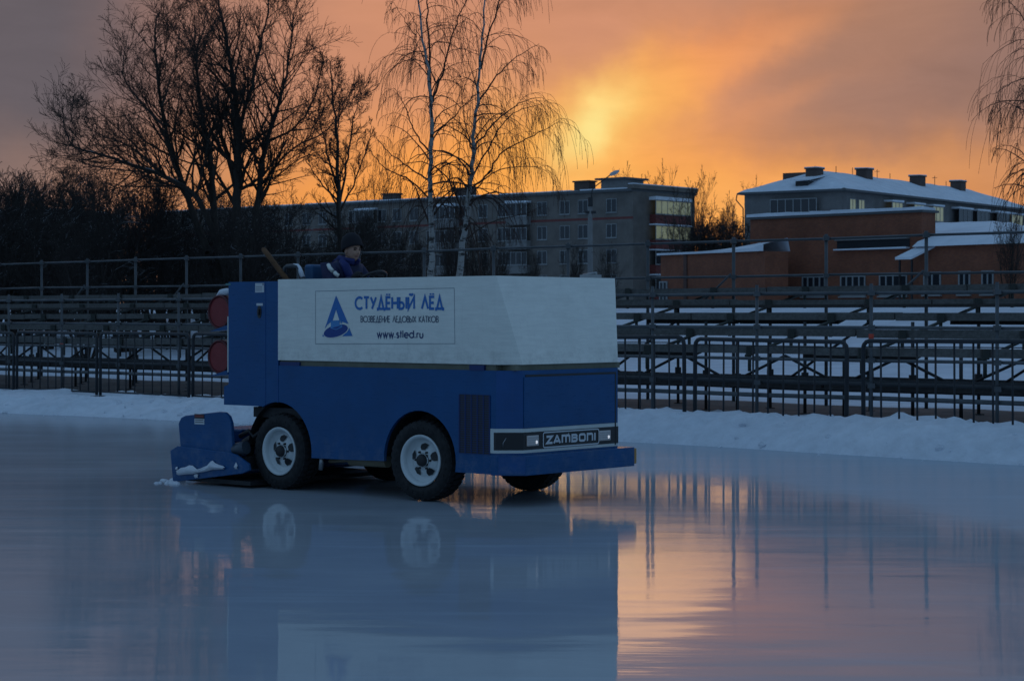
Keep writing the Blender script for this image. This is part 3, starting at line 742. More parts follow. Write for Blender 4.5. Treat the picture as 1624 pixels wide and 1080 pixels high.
# round red tail drums behind the box
for py in (495, 566):
    u, z = loc(352.0, py, .16)
    mb = MB(); mb.lathe([(0, -.004), (.148, -.004), (.152, 0)], (u, .13, z), (0, 1, 0), 36, 0, False)
    mb.lathe([(.153, .002), (.158, -.016), (.168, -.018), (.175, -.006), (.175, .10), (0, .10)], (u, .13, z), (0, 1, 0), 36, 1)
    mb.build("red_drum", [M['red'], mat("red_rim", (.10, .01, .012), .5)], machine)
    mb = MB(); mb.prism([(u-.13, z-.20), (u+.16, z-.18), (u+.16, z-.13)], lambda a, b: (a, .10, b), lambda a, b: (a, .24, b)); mb.build("drum_bracket", M['blue'], machine, fix=True)
    if py < 500:
        mb = MB(); mb.tube([(u-.09, .17, z+.165), (u-.02, .17, z+.20), (u+.06, .17, z+.205), (u+.14, .17, z+.21)], [.01, .035, .04, .03], 8); mb.build("snow_cap", M['snow'], machine)
a, b = loc(352.5, 590, .0), loc(355.5, 502, .0); mb = MB(); mb.box((-2.682, .0, a[1]), (-2.667, .03, b[1])); mb.build("white_edge_strip", M['trim'], machine)

# wheels
def wheel(u, w_out, sgn, steer=0):
    wr = bpy.data.objects.new("wheel", None); COL.objects.link(wr); wr.parent = machine; wr.location = (u, w_out, .378); wr.rotation_euler = (0, 0, steer)
    ax = (0, sgn, 0); Rr = .378; Wd = .25   # axis points inwards
    mb = MB()
    mb.lathe([(.238, .02), (.262, -.004), (.30, -.010), (.335, -.004), (.358, .014), (Rr-.012, .035), (Rr-.012, Wd-.035), (.358, Wd-.014), (.30, Wd+.008), (.24, Wd-.02), (.225, Wd-.05), (.225, .05)], (0, 0, 0), ax, 48, 0, True, True)
    for k in range(36):
        for j, (h0, h1, sh) in enumerate(((.012, .075, 0), (.085, .165, .5), (.175, .238, 0))):
            t0 = 2*math.pi*(k+sh)/36; t1 = t0+2*math.pi/36*.66; r0, r1 = Rr-.016, Rr
            r0b = r0-.014 if j != 1 else r0
            vs = []
            for r in (r0, r1):
                for t, hh in ((t0, h0), (t1, h0), (t1+.02, h1), (t0+.02, h1)):
                    rr_ = r-(.012 if (j == 0 and hh == h0) or (j == 2 and hh == h1) else 0)
                    vs.append((rr_*math.cos(t), sgn*hh, rr_*math.sin(t)))
            mb.add(vs, ((0, 3, 2, 1), (4, 5, 6, 7), (0, 1, 5, 4), (1, 2, 6, 5), (2, 3, 7, 6), (3, 0, 4, 7)))
    # raised sidewall ribs
    for k in range(30):
        if k % 15 in (3, 4, 10, 11, 12): continue
        t = 2*math.pi*k/30; r0, r1 = .287, .312
        vs = [(r*math.cos(t+dt), sgn*hh, r*math.sin(t+dt)) for hh in (-.0135, -.005) for r, dt in ((r0, -.04), (r1, -.04), (r1, .04), (r0, .04))]
        mb.add(vs, ((0, 3, 2, 1), (4, 5, 6, 7), (0, 1, 5, 4), (1, 2, 6, 5), (2, 3, 7, 6), (3, 0, 4, 7)))
    mb.build("tyre", M['rubber'], wr, fix=True)
    mb = MB()
    mb.lathe([(.200, .06), (.206, .012), (.222, .0), (.236, -.004), (.240, .006), (.236, .02)], (0, 0, 0), ax, 48, 0, True)
    mb.lathe([(.203, .05), (.185, .075), (.150, .082), (.135, .066), (.105, .052), (.062, .050), (.058, .03)], (0, 0, 0), ax, 48, 0, True)
    mb.lathe([(.20, .055), (.195, Wd-.03)], (0, 0, 0), ax, 32, 0, True)
    rim = mb.build("rim", M['rim'], wr, fix=True)
    for k in range(5):      # openings in the wheel disc
        mb = MB()
        t = 2*math.pi*k/5+.3
        pts = []
        for r, dt in ((.098, -.22), (.098, .22), (.125, .32), (.152, .30), (.160, .0), (.152, -.30), (.125, -.32)):
            hh = .043 if r < .11 else (.050 if r < .14 else .070)
            pts.append((r*math.cos(t+dt), sgn*hh, r*math.sin(t+dt)))
        mb.add(pts, [list(range(7))]); mb.build("rim_slot", M['black'], rim)
    mb = MB(); mb.lathe([(0, -.005), (.044, -.005), (.052, .005), (.056, .04), (.064, .046), (.066, .056)], (0, 0, 0), ax, 20)
    for k in range(6):
        t = 2*math.pi*k/6; mb.lathe([(0, .028), (.009, .028), (.011, .052)], (.084*math.cos(t), 0, .084*math.sin(t)), ax, 8)
    mb.build("hub", M['dark'], wr, fix=True)
wheel(0, .012, 1, R(4)); wheel(UR, .012, 1); wheel(0, BW-.012, -1, R(4)); wheel(UR, BW-.012, -1)

# conditioner at the back
wC = -.12
cond = bpy.data.objects.new("conditioner", None); COL.objects.link(cond); cond.parent = machine
def cp(x, y, w=wC): return loc(250+x/4.06, 620+y/4.06, w)
pl = [cp(*p) for p in ((145, 352), (133, 210), (150, 172), (178, 158), (395, 134), (430, 138), (455, 162), (470, 205), (482, 400), (480, 440), (145, 460))]
mb = MB(); mb.prism(pl, lambda a, b: (a, wC, b), lambda a, b: (a, wC+.045, b)); mb.build("side_plate", M['blue'], cond, bevel=.008)
pl = [cp(*p) for p in ((97, 382), (145, 352), (480, 395), (520, 410), (600, 468), (606, 510), (560, 530), (115, 585))]
mb = MB(); mb.prism(pl, lambda a, b: (a, wC-.035, b), lambda a, b: (a, wC-.002, b)); mb.build("lower_plate", M['blue'], cond, bevel=.006)
ul = cp(140, 400)[0]; ur = cp(480, 400)[0]
mb = MB(); mb.box((ul+.03, wC+.046, .12), (ur-.05, BW+.12, .42)); mb.box((ul+.1, wC+.3, .42), (ur-.2, BW-.2, .56)); mb.build("conditioner_housing", M['blue'], cond, bevel=.02)
mb = MB(); mb.prism(pl, lambda a, b: (a, BW+.125, b), lambda a, b: (a, BW+.165, b)); mb.build("far_plate", M['blue'], cond, bevel=.006)
mb = MB(); mb.box((ul+.06, wC+.02, .028), (ur+.25, BW+.1, .07)); mb.build("blade", M['dark'], cond)
for w in (.15, 1.5):
    mb = MB(); mb.tube([(ur-.1, w, .42), (-2.25, w+.02, .55)], .06, 8); mb.tube([(ur-.05, w, .25), (-2.25, w+.02, .36)], .04, 8)
    mb.box((ur-.08, w-.04, .2), (ur-.02, w+.04, .47)); mb.build("lift_arm", M['dark'], cond)
mb = MB(); mb.tube([(ur-.03, .0, .50), (ur+.06, .05, .56), (ur+.12, .06, .50), (ur+.24, .08, .58), (-2.25, .2, .66)], .022, 8); mb.build("hose", M['dark'], cond)
mb = MB(); mb.box((ur-.02, -.04, .18), (-2.345, .12, .30)); mb.build("bracket", M['dark'], cond)
mb = MB(); mb.tube([(ur-.02, -.06, .37), (-2.35, -.04, .40)], .068, 12); mb.build("hydraulic_cylinder", mat("worn_grey_blue", (.05, .065, .085), .5, var=.3), cond)
mb = MB(); a, b = cp(238, 213), cp(301, 150); zmid = a[1]+(b[1]-a[1])*.55
mb.box((a[0], wC-.003, a[1]), (b[0], wC+.001, zmid), 0); mb.box((a[0], wC-.003, zmid), (b[0], wC+.001, b[1]), 1); mb.box((a[0]+.008, wC-.0045, b[1]-.032), (b[0]-.008, wC-.003, b[1]-.01), 2)
for i in range(2): mb.box((a[0]+.012, wC-.0045, a[1]+.02+.022*i), (b[0]-.012, wC-.003, a[1]+.026+.022*i), 1)
mb.build("warning_sticker", [M['paper'], M['black'], M['stred']], cond)
# snow clinging to it
def blobstrip(mbx, pts, w, th, rng):
    """lumpy strip of snow on a plate: pts (x, ylow, yhigh) in the measured close-up"""
    top = []; 
    for x, yl, yh in pts:
        a = cp(x, yl); b = cp(x, yh); top.append((a, b))
    vs = []; 
    for a, b in top:
        for q in (0, .25, .5, .75, 1):
            z = a[1]+(b[1]-a[1])*q; u = a[0]+rng.uniform(-.006, .006)
            vs.append((u, w-th*math.sin(math.pi*min(1, q*.8+.12))*rng.uniform(.7, 1.2), z))
    for a, b in top: vs.append((a[0], w, b[1]))
    n = len(top); fs = [(i*5+q, (i+1)*5+q, (i+1)*5+q+1, i*5+q+1) for i in range(n-1) for q in range(4)]
    mbx.add(vs, fs, 0, True)
rg = random.Random(3)
mb = MB(); blobstrip(mb, [(158, 538, 505), (175, 538, 492), (200, 535, 488), (228, 533, 476), (250, 532, 478), (275, 526, 502), (305, 522, 495), (340, 515, 478), (365, 508, 452), (378, 505, 446), (395, 504, 462), (420, 503, 474), (445, 502, 480), (458, 500, 490)], wC-.036, .05, rg)
blobstrip(mb, [(138, 505, 488), (146, 505, 485), (152, 504, 490)], wC-.036, .02, rg); blobstrip(mb, [(518, 500, 470), (526, 500, 455), (536, 499, 480)], wC-.036, .02, rg); blobstrip(mb, [(258, 556, 532), (270, 558, 530), (284, 555, 535)], wC-.036, .02, rg)
mb.build("clinging_snow", M['snow'], cond)
pile = Wp(268, 764, 20.7); mb = MB()
for i in range(26):
    a = rg.random(); x = .0+a*.30; c = Vector((pile.x-.12+x, pile.y+rg.uniform(-.15, .6), 0)); r = rg.uniform(.03, .07)*(.5+a*.7)
    mb.lathe([(0, r*.62), (r*.6, r*.5), (r, .12*r), (r*1.1, -.01)], c, (0, 0, 1), 9)
tag(mb.build("snow_pile", M['snow']), "small pile of scraped snow behind the blue conditioner on the ice", "snow pile")

# driver's place
cs = bpy.data.objects.new("cockpit", None); COL.objects.link(cs); cs.parent = machine
su, _ = loc(513, 430, 1.15); _, sz = loc(513, 420, 1.15)
mb = MB(); mb.box((su-.06, .92, sz-.55), (su+.07, 1.40, sz)); mb.box((su+.075, .92, 1.52), (su+.50, 1.40, 1.62)); mb.build("seat", M['teal'], cs, bevel=.03, seg=3)
mb = MB(); mb.box((-2.62, .64, 1.0), (-1.46, BW-.04, 1.06)); mb.box((su-.02, 1.0, 1.06), (su+.35, 1.32, 1.515)); mb.build("platform", M['dark'], cs)
swu, swz = loc(590, 441, 1.15)
swc = Vector((swu-.02, 1.15, swz-.02)); swn = Vector((-.5, 0, .86)).normalized()
mb = MB(); e1 = Vector((0, 1, 0)); e2 = swn.cross(e1)
mb.tube([swc+(e1*math.cos(2*math.pi*i/24)+e2*math.sin(2*math.pi*i/24))*.17 for i in range(25)], .014, 8, cap=False); mb.tube([swc-e1*.17, swc+e1*.17], .011, 6); mb.tube([swc, swc-swn*.45], .025, 8)
mb.build("steering_wheel", M['black'], cs)
# snow dusted bent pipe behind the seat
pts = [loc(x, y, .8) for x, y in ((451, 440), (452, 425), (455, 422.5), (466, 421.5), (473, 422.5), (476, 427), (478, 434), (481, 442), (482, 450))]
mb = MB(); mb.tube([(a, .8, b) for a, b in pts], .022, 8); rail = mb.build("grab_rail", M['scaff'], machine)
mb = MB(); mb.tube([(a, .795, b+.012) for a, b in pts[3:8]], [.010, .014, .018, .026, .024], 8); mb.build("rail_snow", M['snow'], rail)
# wooden shovel standing in the back
p0 = Vector((*loc(417.5, 395, .9)[:1], .9, loc(417.5, 395, .9)[1])); p1 = Vector((loc(452, 440, .75)[0], .75, loc(452, 440, .75)[1]))
tl = thing("shovel", "wooden tool handle leaning at the rear of the ice resurfacer", "shovel", (MX, MY, 0), YAW)
d = (p1-p0); mb = MB(); mb.tube([p0, p0+d*.04, p0+d*2.0], [.02, .028, .028], 10); mb.build("handle", M['wood'], tl)
e = p0+d*2.0; dn = d.normalized(); s1 = Vector((0, 1, 0)); s1 = (s1-dn*s1.dot(dn)).normalized()
mb = MB(); nn = dn.cross(s1); mb.add([e-s1*.12+nn*.02, e+s1*.12+nn*.02, e+s1*.13+dn*.25, e-s1*.13+dn*.25, e-s1*.12+nn*.03, e+s1*.12+nn*.03, e+s1*.13+dn*.25+nn*.01, e-s1*.13+dn*.25+nn*.01], ((0, 3, 2, 1), (4, 5, 6, 7), (0, 1, 5, 4), (1, 2, 6, 5), (2, 3, 7, 6), (3, 0, 4, 7)))
mb.build("blade", M['steel'], tl, fix=True)

# ------------------------------------------------------------------ driver
hu, hz = loc(559, 397, 1.15)          # head centre
person = thing("person", "driver in navy jacket and dark knitted hat seated on the ice resurfacer", "person", (MX+fF.x*hu+lL.x*1.15, MY+fF.y*hu+lL.y*1.15, 0), YAW)
def skin_mesh(name, joints, edges, m, parent, root=0, sub=2):
    me = bpy.data.meshes.new(name); me.from_pydata([j[0] for j in joints], edges, []); me.materials.append(m)
    o = bpy.data.objects.new(name, me); COL.objects.link(o); o.parent = parent
    sk = o.modifiers.new("skin", 'SKIN'); sk.use_smooth_shade = True
    if not me.skin_vertices: me.attributes  # layer comes with the modifier
    for i, j in enumerate(joints):
        r = j[1]; me.skin_vertices[0].data[i].radius = r if hasattr(r, '__len__') else (r, r)
        me.skin_vertices[0].data[i].use_root = (i == root)
    o.modifiers.new("subsurf", 'SUBSURF').levels = sub; o.modifiers["subsurf"].render_levels = sub
    dg = bpy.context.evaluated_depsgraph_get(); ev = o.evaluated_get(dg)
    nm = bpy.data.meshes.new_from_object(ev); o.modifiers.clear(); o.data = nm; nm.name = name
    for p in nm.polygons: p.use_smooth = True
    return o
# person's frame: x forward, y left(away), origin under the head; seated, leaning forward a little
hz -= .0
sh = hz-.165                                     # shoulder height
hip = Vector((-.20, 0, sh-.44))
HL = Vector((swc.x-hu-.03, .13, swc.z+.02)); HR = Vector((swc.x-hu-.02, -.14, swc.z+.02))
J = [(hip, (.13, .15)), (Vector((-.17, 0, sh-.25)), (.12, .15)), (Vector((-.10, 0, sh-.06)), (.11, .16)), (Vector((-.045, 0, sh+.055)), .055), (Vector((-.015, 0, sh+.13)), .05),
     (Vector((-.10, .19, sh-.04)), .06), (Vector((.02, .24, sh-.29)), .05), (HL-Vector((.06, 0, 0)), .03),
     (Vector((-.10, -.19, sh-.04)), .06), (Vector((.02, -.24, sh-.29)), .05), (HR-Vector((.06, 0, 0)), .03),
     (hip+Vector((.42, .11, .02)), .07), (hip+Vector((.44, .11, -.40)), .05), (hip+Vector((.52, .11, -.43)), .04),
     (hip+Vector((.42, -.11, .02)), .07), (hip+Vector((.44, -.11, -.40)), .05), (hip+Vector((.52, -.11, -.43)), .04)]
E_ = [(0, 1), (1, 2), (2, 3), (3, 4), (2, 5), (5, 6), (6, 7), (2, 8), (8, 9), (9, 10), (0, 11), (11, 12), (12, 13), (0, 14), (14, 15), (15, 16)]
body = skin_mesh("body", J, E_, M['skin'], person)
# head joined to the body mesh
def head_mesh():
    bm = bmesh.new(); bmesh.ops.create_uvsphere(bm, u_segments=40, v_segments=28, radius=1)
    for v in bm.verts:
        x, y, z = v.co
        X, Y, Z = x*.098, y*.076, z*.118
        if z < 0: Y *= 1+.12*z*1.2; X *= 1+.10*z
        if z < -.2 and x > 0: X += .012*(-z); 
        if z < -.6 and x < .2: X += .01; Z *= .92
        if x > .55: X *= .95
        # brow, eye sockets, nose, mouth, chin, cheeks
        def g(yy, zz, sy, sz): return math.exp(-((y-yy)/sy)**2-((z-zz)/sz)**2) if x > 0 else 0
        X += .008*g(0, .20, .6, .10)
        X -= .012*(g(.36, .03, .16, .11)+g(-.36, .03, .16, .11))
        X += .026*g(0, -.20, .11, .12)+.013*g(0, -.02, .09, .18)
        X += .007*g(0, -.46, .22, .05)+.007*g(0, -.57, .20, .05)-.006*g(0, -.515, .25, .025)
        X += .012*g(0, -.80, .25, .13)
        X += .006*(g(.45, -.22, .2, .16)+g(-.45, -.22, .2, .16))
        v.co = (X, Y, Z)
    for f in bm.faces: f.smooth = True
    me = bpy.data.meshes.new("head"); bm.to_mesh(me); bm.free(); return me
hm = head_mesh(); turn = Matrix.Translation((0.0, 0, hz)) @ Matrix.Rotation(R(-8), 4, 'Z') @ Matrix.Rotation(R(4), 4, 'Y')
bm = bmesh.new(); bm.from_mesh(body.data)
hv = bmesh.new(); hv.from_mesh(hm); hv.transform(turn); tmp = bpy.data.meshes.new("t"); hv.to_mesh(tmp); hv.free(); bm.from_mesh(tmp)
# ears
for sg in (1, -1):
    e = bmesh.new(); bmesh.ops.create_uvsphere(e, u_segments=12, v_segments=8, radius=1)
    for v in e.verts: v.co = (v.co.x*.018-.008, v.co.y*.008+sg*.078, v.co.z*.032-.012)
    for f in e.faces: f.smooth = True
    e.transform(turn); e.to_mesh(tmp); e.free(); bm.from_mesh(tmp)
bm.to_mesh(body.data); bm.free(); bpy.data.meshes.remove(tmp); bpy.data.meshes.remove(hm)
# hat, eyes, mouth
mb = MB(); prof = [(.116*math.cos(R(a)), .112*math.sin(R(a))) for a in range(90, -1, -10)]
mb.lathe([(max(r, .001), h) for r, h in prof]+[(.118, -.02), (.120, -.045), (.112, -.048)], (0, 0, 0), (0, 0, 1), 32)
hat = mb.build("hat", M['hat'], person, fix=True); hat.data.transform(Matrix.Diagonal((1.06, .90, 1.10, 1))); hat.data.transform(turn @ Matrix.Translation((-.020, 0, .060)) @ Matrix.Rotation(R(-22), 4, 'Y'))
mb = MB()
for sg in (1, -1):
    mb.tube([(.083, sg*.017, .006), (.084, sg*.029, .0085), (.078, sg*.040, .005)], .0055, 6)
eyes = mb.build("eyes", M['eye'], person); eyes.data.transform(turn)
mb = MB()
for sg in (1, -1): mb.tube([(.094, sg*.014, .022), (.092, sg*.028, .027), (.082, sg*.044, .022)], .0058, 6)
o = mb.build("eyebrows", M['hair'], person); o.data.transform(turn)
mb = MB(); mb.tube([(.083, -.022, -.060), (.094, -.009, -.0585), (.096, 0, -.0595), (.094, .009, -.0585), (.083, .022, -.060)], .0048, 6)
o = mb.build("mouth", M['lip'], person); o.data.transform(turn)
# jacket with hood collar, reflective tape, trousers, gloves
JJ = [(hip+Vector((0, 0, .0)), (.165, .19)), (Vector((-.17, 0, sh-.25)), (.155, .19)), (Vector((-.12, 0, sh-.06)), (.15, .20)), (Vector((-.075, 0, sh+.04)), (.10, .12)),
      (Vector((-.12, .19, sh-.04)), .10), (Vector((.02, .27, sh-.25)), .08), (HL-Vector((.075, 0, 0)), .048),
      (Vector((-.12, -.19, sh-.04)), .10), (Vector((.02, -.27, sh-.25)), .08), (HR-Vector((.075, 0, 0)), .048)]
jk = skin_mesh("jacket", JJ, [(0, 1), (1, 2), (2, 3), (2, 4), (4, 5), (5, 6), (2, 7), (7, 8), (8, 9)], M['jacket'], person)
mb = MB()
for k in range(2):
    r = .088+.008*k; mb.tube([Vector((-.055+r*math.cos(t)*1.05, r*math.sin(t), sh+.055+.018*k-.020*math.cos(t))) for t in [R(12+336*i/20) for i in range(21)]], .026, 8)
mb.tube([Vector((-.17, .09, sh+.03)), Vector((-.19, 0, sh+.055)), Vector((-.17, -.09, sh+.03))], [.035, .055, .035], 8)
mb.build("collar", M['jblue'], person)
mb = MB()
for q0, q1 in (((-.085, -.262, sh+.01), (-.01, -.275, sh-.055)), ((.015, -.268, sh-.07), (.06, -.255, sh-.105))):
    q0, q1 = Vector(q0), Vector(q1); mb.tube([q0, q0.lerp(q1, .5)+Vector((0, -.012, .0)), q1], .022, 8)
mb.build("reflective_tape", M['reflect'], person)
mb = MB(); mb.tube([Vector((-.03, -.13, sh+.06)), Vector((.03, -.13, sh+.0)), Vector((.055, -.11, sh-.08)), Vector((.06, -.09, sh-.15))], [.03, .045, .045, .035], 8)
mb.build("jacket_yoke", M['jblue'], person)
TJ = [(hip, (.14, .165)), (hip+Vector((.42, .11, .02)), .09), (hip+Vector((.44, .11, -.36)), .07), (hip+Vector((.42, -.11, .02)), .09), (hip+Vector((.44, -.11, -.36)), .07)]
skin_mesh("trousers", TJ, [(0, 1), (1, 2), (0, 3), (3, 4)], M['trouser'], person)
for H, sg in ((HL, 1), (HR, -1)):
    mb = MB(); mb.tube([H-Vector((.09, 0, .0)), H-Vector((.06, 0, -.01)), H+Vector((-.02, 0, .025)), H+Vector((.025, 0, .02))], [.032, .04, .046, .036], 10)
    for k, (yy, L) in enumerate(((-.033, .055), (-.011, .065), (.011, .062), (.033, .05))):
        b = H+Vector((.02, yy, .022)); mb.tube([b, b+Vector((L*.5, 0, .004)), b+Vector((L*.75, 0, -.02)), b+Vector((L*.5, 0, -.045))], [.0125, .012, .011, .009], 7)
    b = H+Vector((-.02, -sg*.045, .01)); mb.tube([b, b+Vector((.035, -sg*.02, -.005)), b+Vector((.06, -sg*.012, -.025))], [.014, .013, .010], 7)
    mb.build("glove", M['glove'], person)

# ------------------------------------------------------------------ crowd barriers along the rink
BLEN = 2.68; BH = 1.18
def make_barrier():
    t = thing("crowd_barrier", "x", "barrier")
    r = .10; L = BLEN; z0 = .07; z1 = BH
    pts = [(0, 0, 0), (0, 0, z1-r)]+[(r-r*math.cos(R(a)), 0, z1-r+r*math.sin(R(a))) for a in (30, 60, 90)]
    pts += [(L-r+r*math.sin(R(a)), 0, z1-r+r*math.cos(R(a))) for a in (0, 30, 60, 90)]+[(L, 0, 0)]
    mb = MB(); mb.tube(pts, .029, 8); mb.build("frame", M['barrier'], t)
    mb = MB(); mb.tube([(.0, 0, z0), (L, 0, z0)], .017, 8); mb.build("bottom_rail", M['barrier'], t)
    mb = MB(); mb.tube([(.02, 0, z1-.075), (L-.02, 0, z1-.075)], .008, 6); mb.build("upper_rail", M['barrier'], t)
    for k in range(1, 10):
        mb = MB(); mb.tube([(L*k/10, 0, z0), (L*k/10, 0, z1-.02)], .0135, 6); mb.build("bar", M['barrier'], t)
    for x in (.05, L-.05):
        mb = MB(); mb.tube([(x, -.3, .0), (x, -.27, .03), (x, .27, .03), (x, .3, .0)], .018, 6) if False else mb.tube([(x, -.25, -.02), (x, .25, -.02)], .018, 6); mb.build("foot", M['barrier'], t)
    return t
# plan line of the barriers
FL = [Vector(p) for p in ((-40, 68.8, 0), (-9.05, 39.3, 0), (2.40, 28.4, 0), (4.39, 26.1, 0), (9.0, 21.5, 0), (12.5, 16., 0))]
def line_px(px):
    k = (px-CX)/FPX
    for a, b in zip(FL, FL[1:]):
        d = b-a; den = d.x-k*d.y
        s = (k*a.y-a.x)/den if abs(den) > 1e-9 else -1
        if -1e-6 <= s <= 1: return a+d*s
def advance(p, dist):
    """walk along FL towards the right/near end; negative goes left"""
    best = None
    for i, (a, b) in enumerate(zip(FL, FL[1:])):
        d = b-a; s = (p-a).dot(d)/d.length_squared
        if -1e-6 <= s <= 1+1e-6 and (a+d*s-p).length < 1e-3: best = (i, s)
    i, s = best; rem = dist
    while True:
        a, b = FL[i], FL[i+1]; L = (b-a).length; pos = s*L+rem
        if 0 <= pos <= L or (pos < 0 and i == 0) or (pos > L and i == len(FL)-2): return a+(b-a)*(pos/L)
        if pos < 0: rem = pos; i -= 1; s = 1
        else: rem = pos-L; i += 1; s = 0
proto = make_barrier(); first = True; cnt = 0
st = []
p = line_px(1102); q = p
starts = []
pp = p
for k in range(5):
    e = advance(pp, BLEN+.04); starts.append((pp, e)); pp = advance(e, .27)
pp = advance(p, -.20)
for k in range(8):
    s = advance(pp, -(BLEN+.04)); starts.append((s, pp)); pp = advance(s, -.12)
def pxof(v): return CX+FPX*v.x/v.y
print("BARRIERS", [(round(pxof(a)), round(pxof(b))) for a, b in starts])
barrier_label = {
    0: "grey steel crowd barrier right of the machine, the whole one between two close post pairs",
    1: "crowd barrier nearest the camera at the right edge of the photo, half sunk in snow",
    4: "crowd barrier whose right end stands just past the front of the ice resurfacer"}
vis = 0
for i, (a, b) in enumerate(starts):
    if pxof(b) < -60 or pxof(a) > 1640 or a.y < 10: continue
    o = proto if first else copy_tree(proto); first = False
    d = b-a; o.rotation_euler = (0, R(rg.uniform(-.5, .5)), math.atan2(d.y, d.x)); o.location = (a.x, a.y, .21); o.scale = (d.length/BLEN, 1, 1)
    x0, x1 = pxof(a), pxof(b)
    if x0 > 1300: lab = barrier_label[1]
    elif x0 > 1050: lab = barrier_label[0]
    elif x1 > 1050: lab = barrier_label[4]
    elif x1 > 345 and x0 < 345: lab = "crowd barrier partly hidden behind the rear of the blue machine"
    elif x0 > 345: lab = "crowd barrier hidden behind the ice resurfacer, seen only in gaps"
    elif x1 > 250: lab = "second crowd barrier from the left, with its right end by the red drums"
    elif x1 > 100: lab = "leftmost whole crowd barrier standing on the snow bank"
    else: lab = "crowd barrier cut off by the left edge of the photo"
    tag(o, lab, "barrier", "crowd barriers along the rink")

# ------------------------------------------------------------------ grandstand of scaffold tubes and boards
stand = thing("grandstand", "long open grandstand of scaffold tubes and grey board benches behind the barriers", "grandstand", (0, 0, 0))
T0, T1 = -7.0, 43.0
def gz(t, n): return field_z(BL(t, n))
mbt = lambda: MB()
# boards: five rows, stepping down to the front
rows = [(.25, 2.20), (1.30, 1.97), (2.35, 1.74), (3.40, 1.50), (4.45, 1.25)]
def plank(name, m, t, t2, n0, n1, z, h0, h1):
    a = [BL(t+.012, n0), BL(t2-.012, n0), BL(t2-.012, n1), BL(t+.012, n1)]; c = sum(a, Vector())/4; c.z = z
    up = lambda p, zz: (p.x-c.x, p.y-c.y, zz)
    mb = MB(); mb.add([up(p, -h0) for p in a[:2]]+[up(p, -h1) for p in a[2:]]+[up(p, 0) for p in a], ((0, 3, 2, 1), (4, 5, 6, 7), (0, 1, 5, 4), (1, 2, 6, 5), (2, 3, 7, 6), (3, 0, 4, 7)))
    o = mb.build(name, m, stand, fix=True); o.location = c; return o
for k, (n, z) in enumerate(rows):
    t = T0; rgb = random.Random(50+k)
    while t < T1:
        plank("bench_board", M['board'], t, t+3.93, n+.02, n-.22, z+rgb.uniform(-.014, .014)+.01, rgb.uniform(.11, .13), .04)
        t += 3.93
    if k in (2, 4):      # dark boards close under the seat in every other bay
        t = T0+.6*k
        while t < T1:
            plank("foot_board", M['boarddk'], t, t+1.95, n-.26, n-.46, z-.06, .10, .04)
            t += 3.93 if rgb.random() < .8 else 1.965
    if k in (0, 1):
        t = T0+.9
        while t < T1:
            plank("foot_board", M['boarddk'], t, t+3.9, n+.62, n+.36, z-.10+.02*k, .05, .04)
            t += 3.93
# back guard posts and rails
BAY = 1.965; ts = [1.775+BAY*k for k in range(-4, 21)]
for t in ts:
    b = BL(t, 0); mb = MB(); mb.tube([b+Vector((0, 0, gz(t, 0))), b+Vector((0, 0, 3.10))], .030, 8); mb.box((b.x-.05, b.y-.05, 2.99), (b.x+.05, b.y+.05, 3.07)); mb.box((b.x-.045, b.y-.045, 2.36), (b.x+.045, b.y+.045, 2.43))
    mb.build("guard_post", M['scaff'], stand)
for z in (3.03, 2.40):
    mb = MB(); t = ts[0]
    pts = [BL(t_, -.05, z+noise.noise(Vector((t_*.4, z, 0)))*.02) for t_ in ts]; mb.tube(pts, .022, 8); mb.build("guard_rail", M['scaff'], stand)
for i, t in enumerate(ts):
    if i % 2 == 0: mb = MB(); mb.tube([BL(t, .08, 2.45), BL(t+.7, .08, 1.9)], .018, 6); mb.build("rail_brace", M['scaff'], stand)
# front posts with rails
NFR = 4.80
tf = [1.775-1.17+BAY*k for k in range(-3, 21)]
# phase measured from the photo: a front post at x = 1035
k_ = (1035-CX)/FPX; den = BD.x-k_*BD.y; q0 = BP+BN*NFR; tph = (k_*q0.y-q0.x)/den
tf = [tph+BAY*k for k in range(-7, 18)]
for i, t in enumerate(tf):
    b = BL(t, NFR); mb = MB(); mb.tube([b+Vector((0, 0, gz(t, NFR)-.03)), b+Vector((0, 0, 2.16))], .025, 8)
    for z in (2.03, 1.55, 1.09, .74): mb.box((b.x-.045, b.y-.045, z-.035), (b.x+.045, b.y+.045, z+.035))
    fp = mb.build("front_post", M['scaff'], stand)
    if i in (2, 5, 9, 15):
        mb = MB(); zz = (1.15, 1.42, 1.2, 1.1)[(2, 5, 9, 15).index(i)]; mb.tube([b+Vector((0, 0, zz-.04)), b+Vector((0, 0, zz+.04))], .036, 8); mb.build("red_tape", M['tape'], fp)
for z, m_, r in ((2.03, 'scaff', .023), (1.55, 'scaff', .023), (1.09, 'scaff', .023), (.76, 'scaffdk', .030), (.56, 'scaff', .032)):
    mb = MB(); mb.tube([BL(t_, NFR-.05, z+noise.noise(Vector((t_*.5, z, 3)))*.02) for t_ in tf], r, 8); mb.build("front_rail", M[m_], stand)
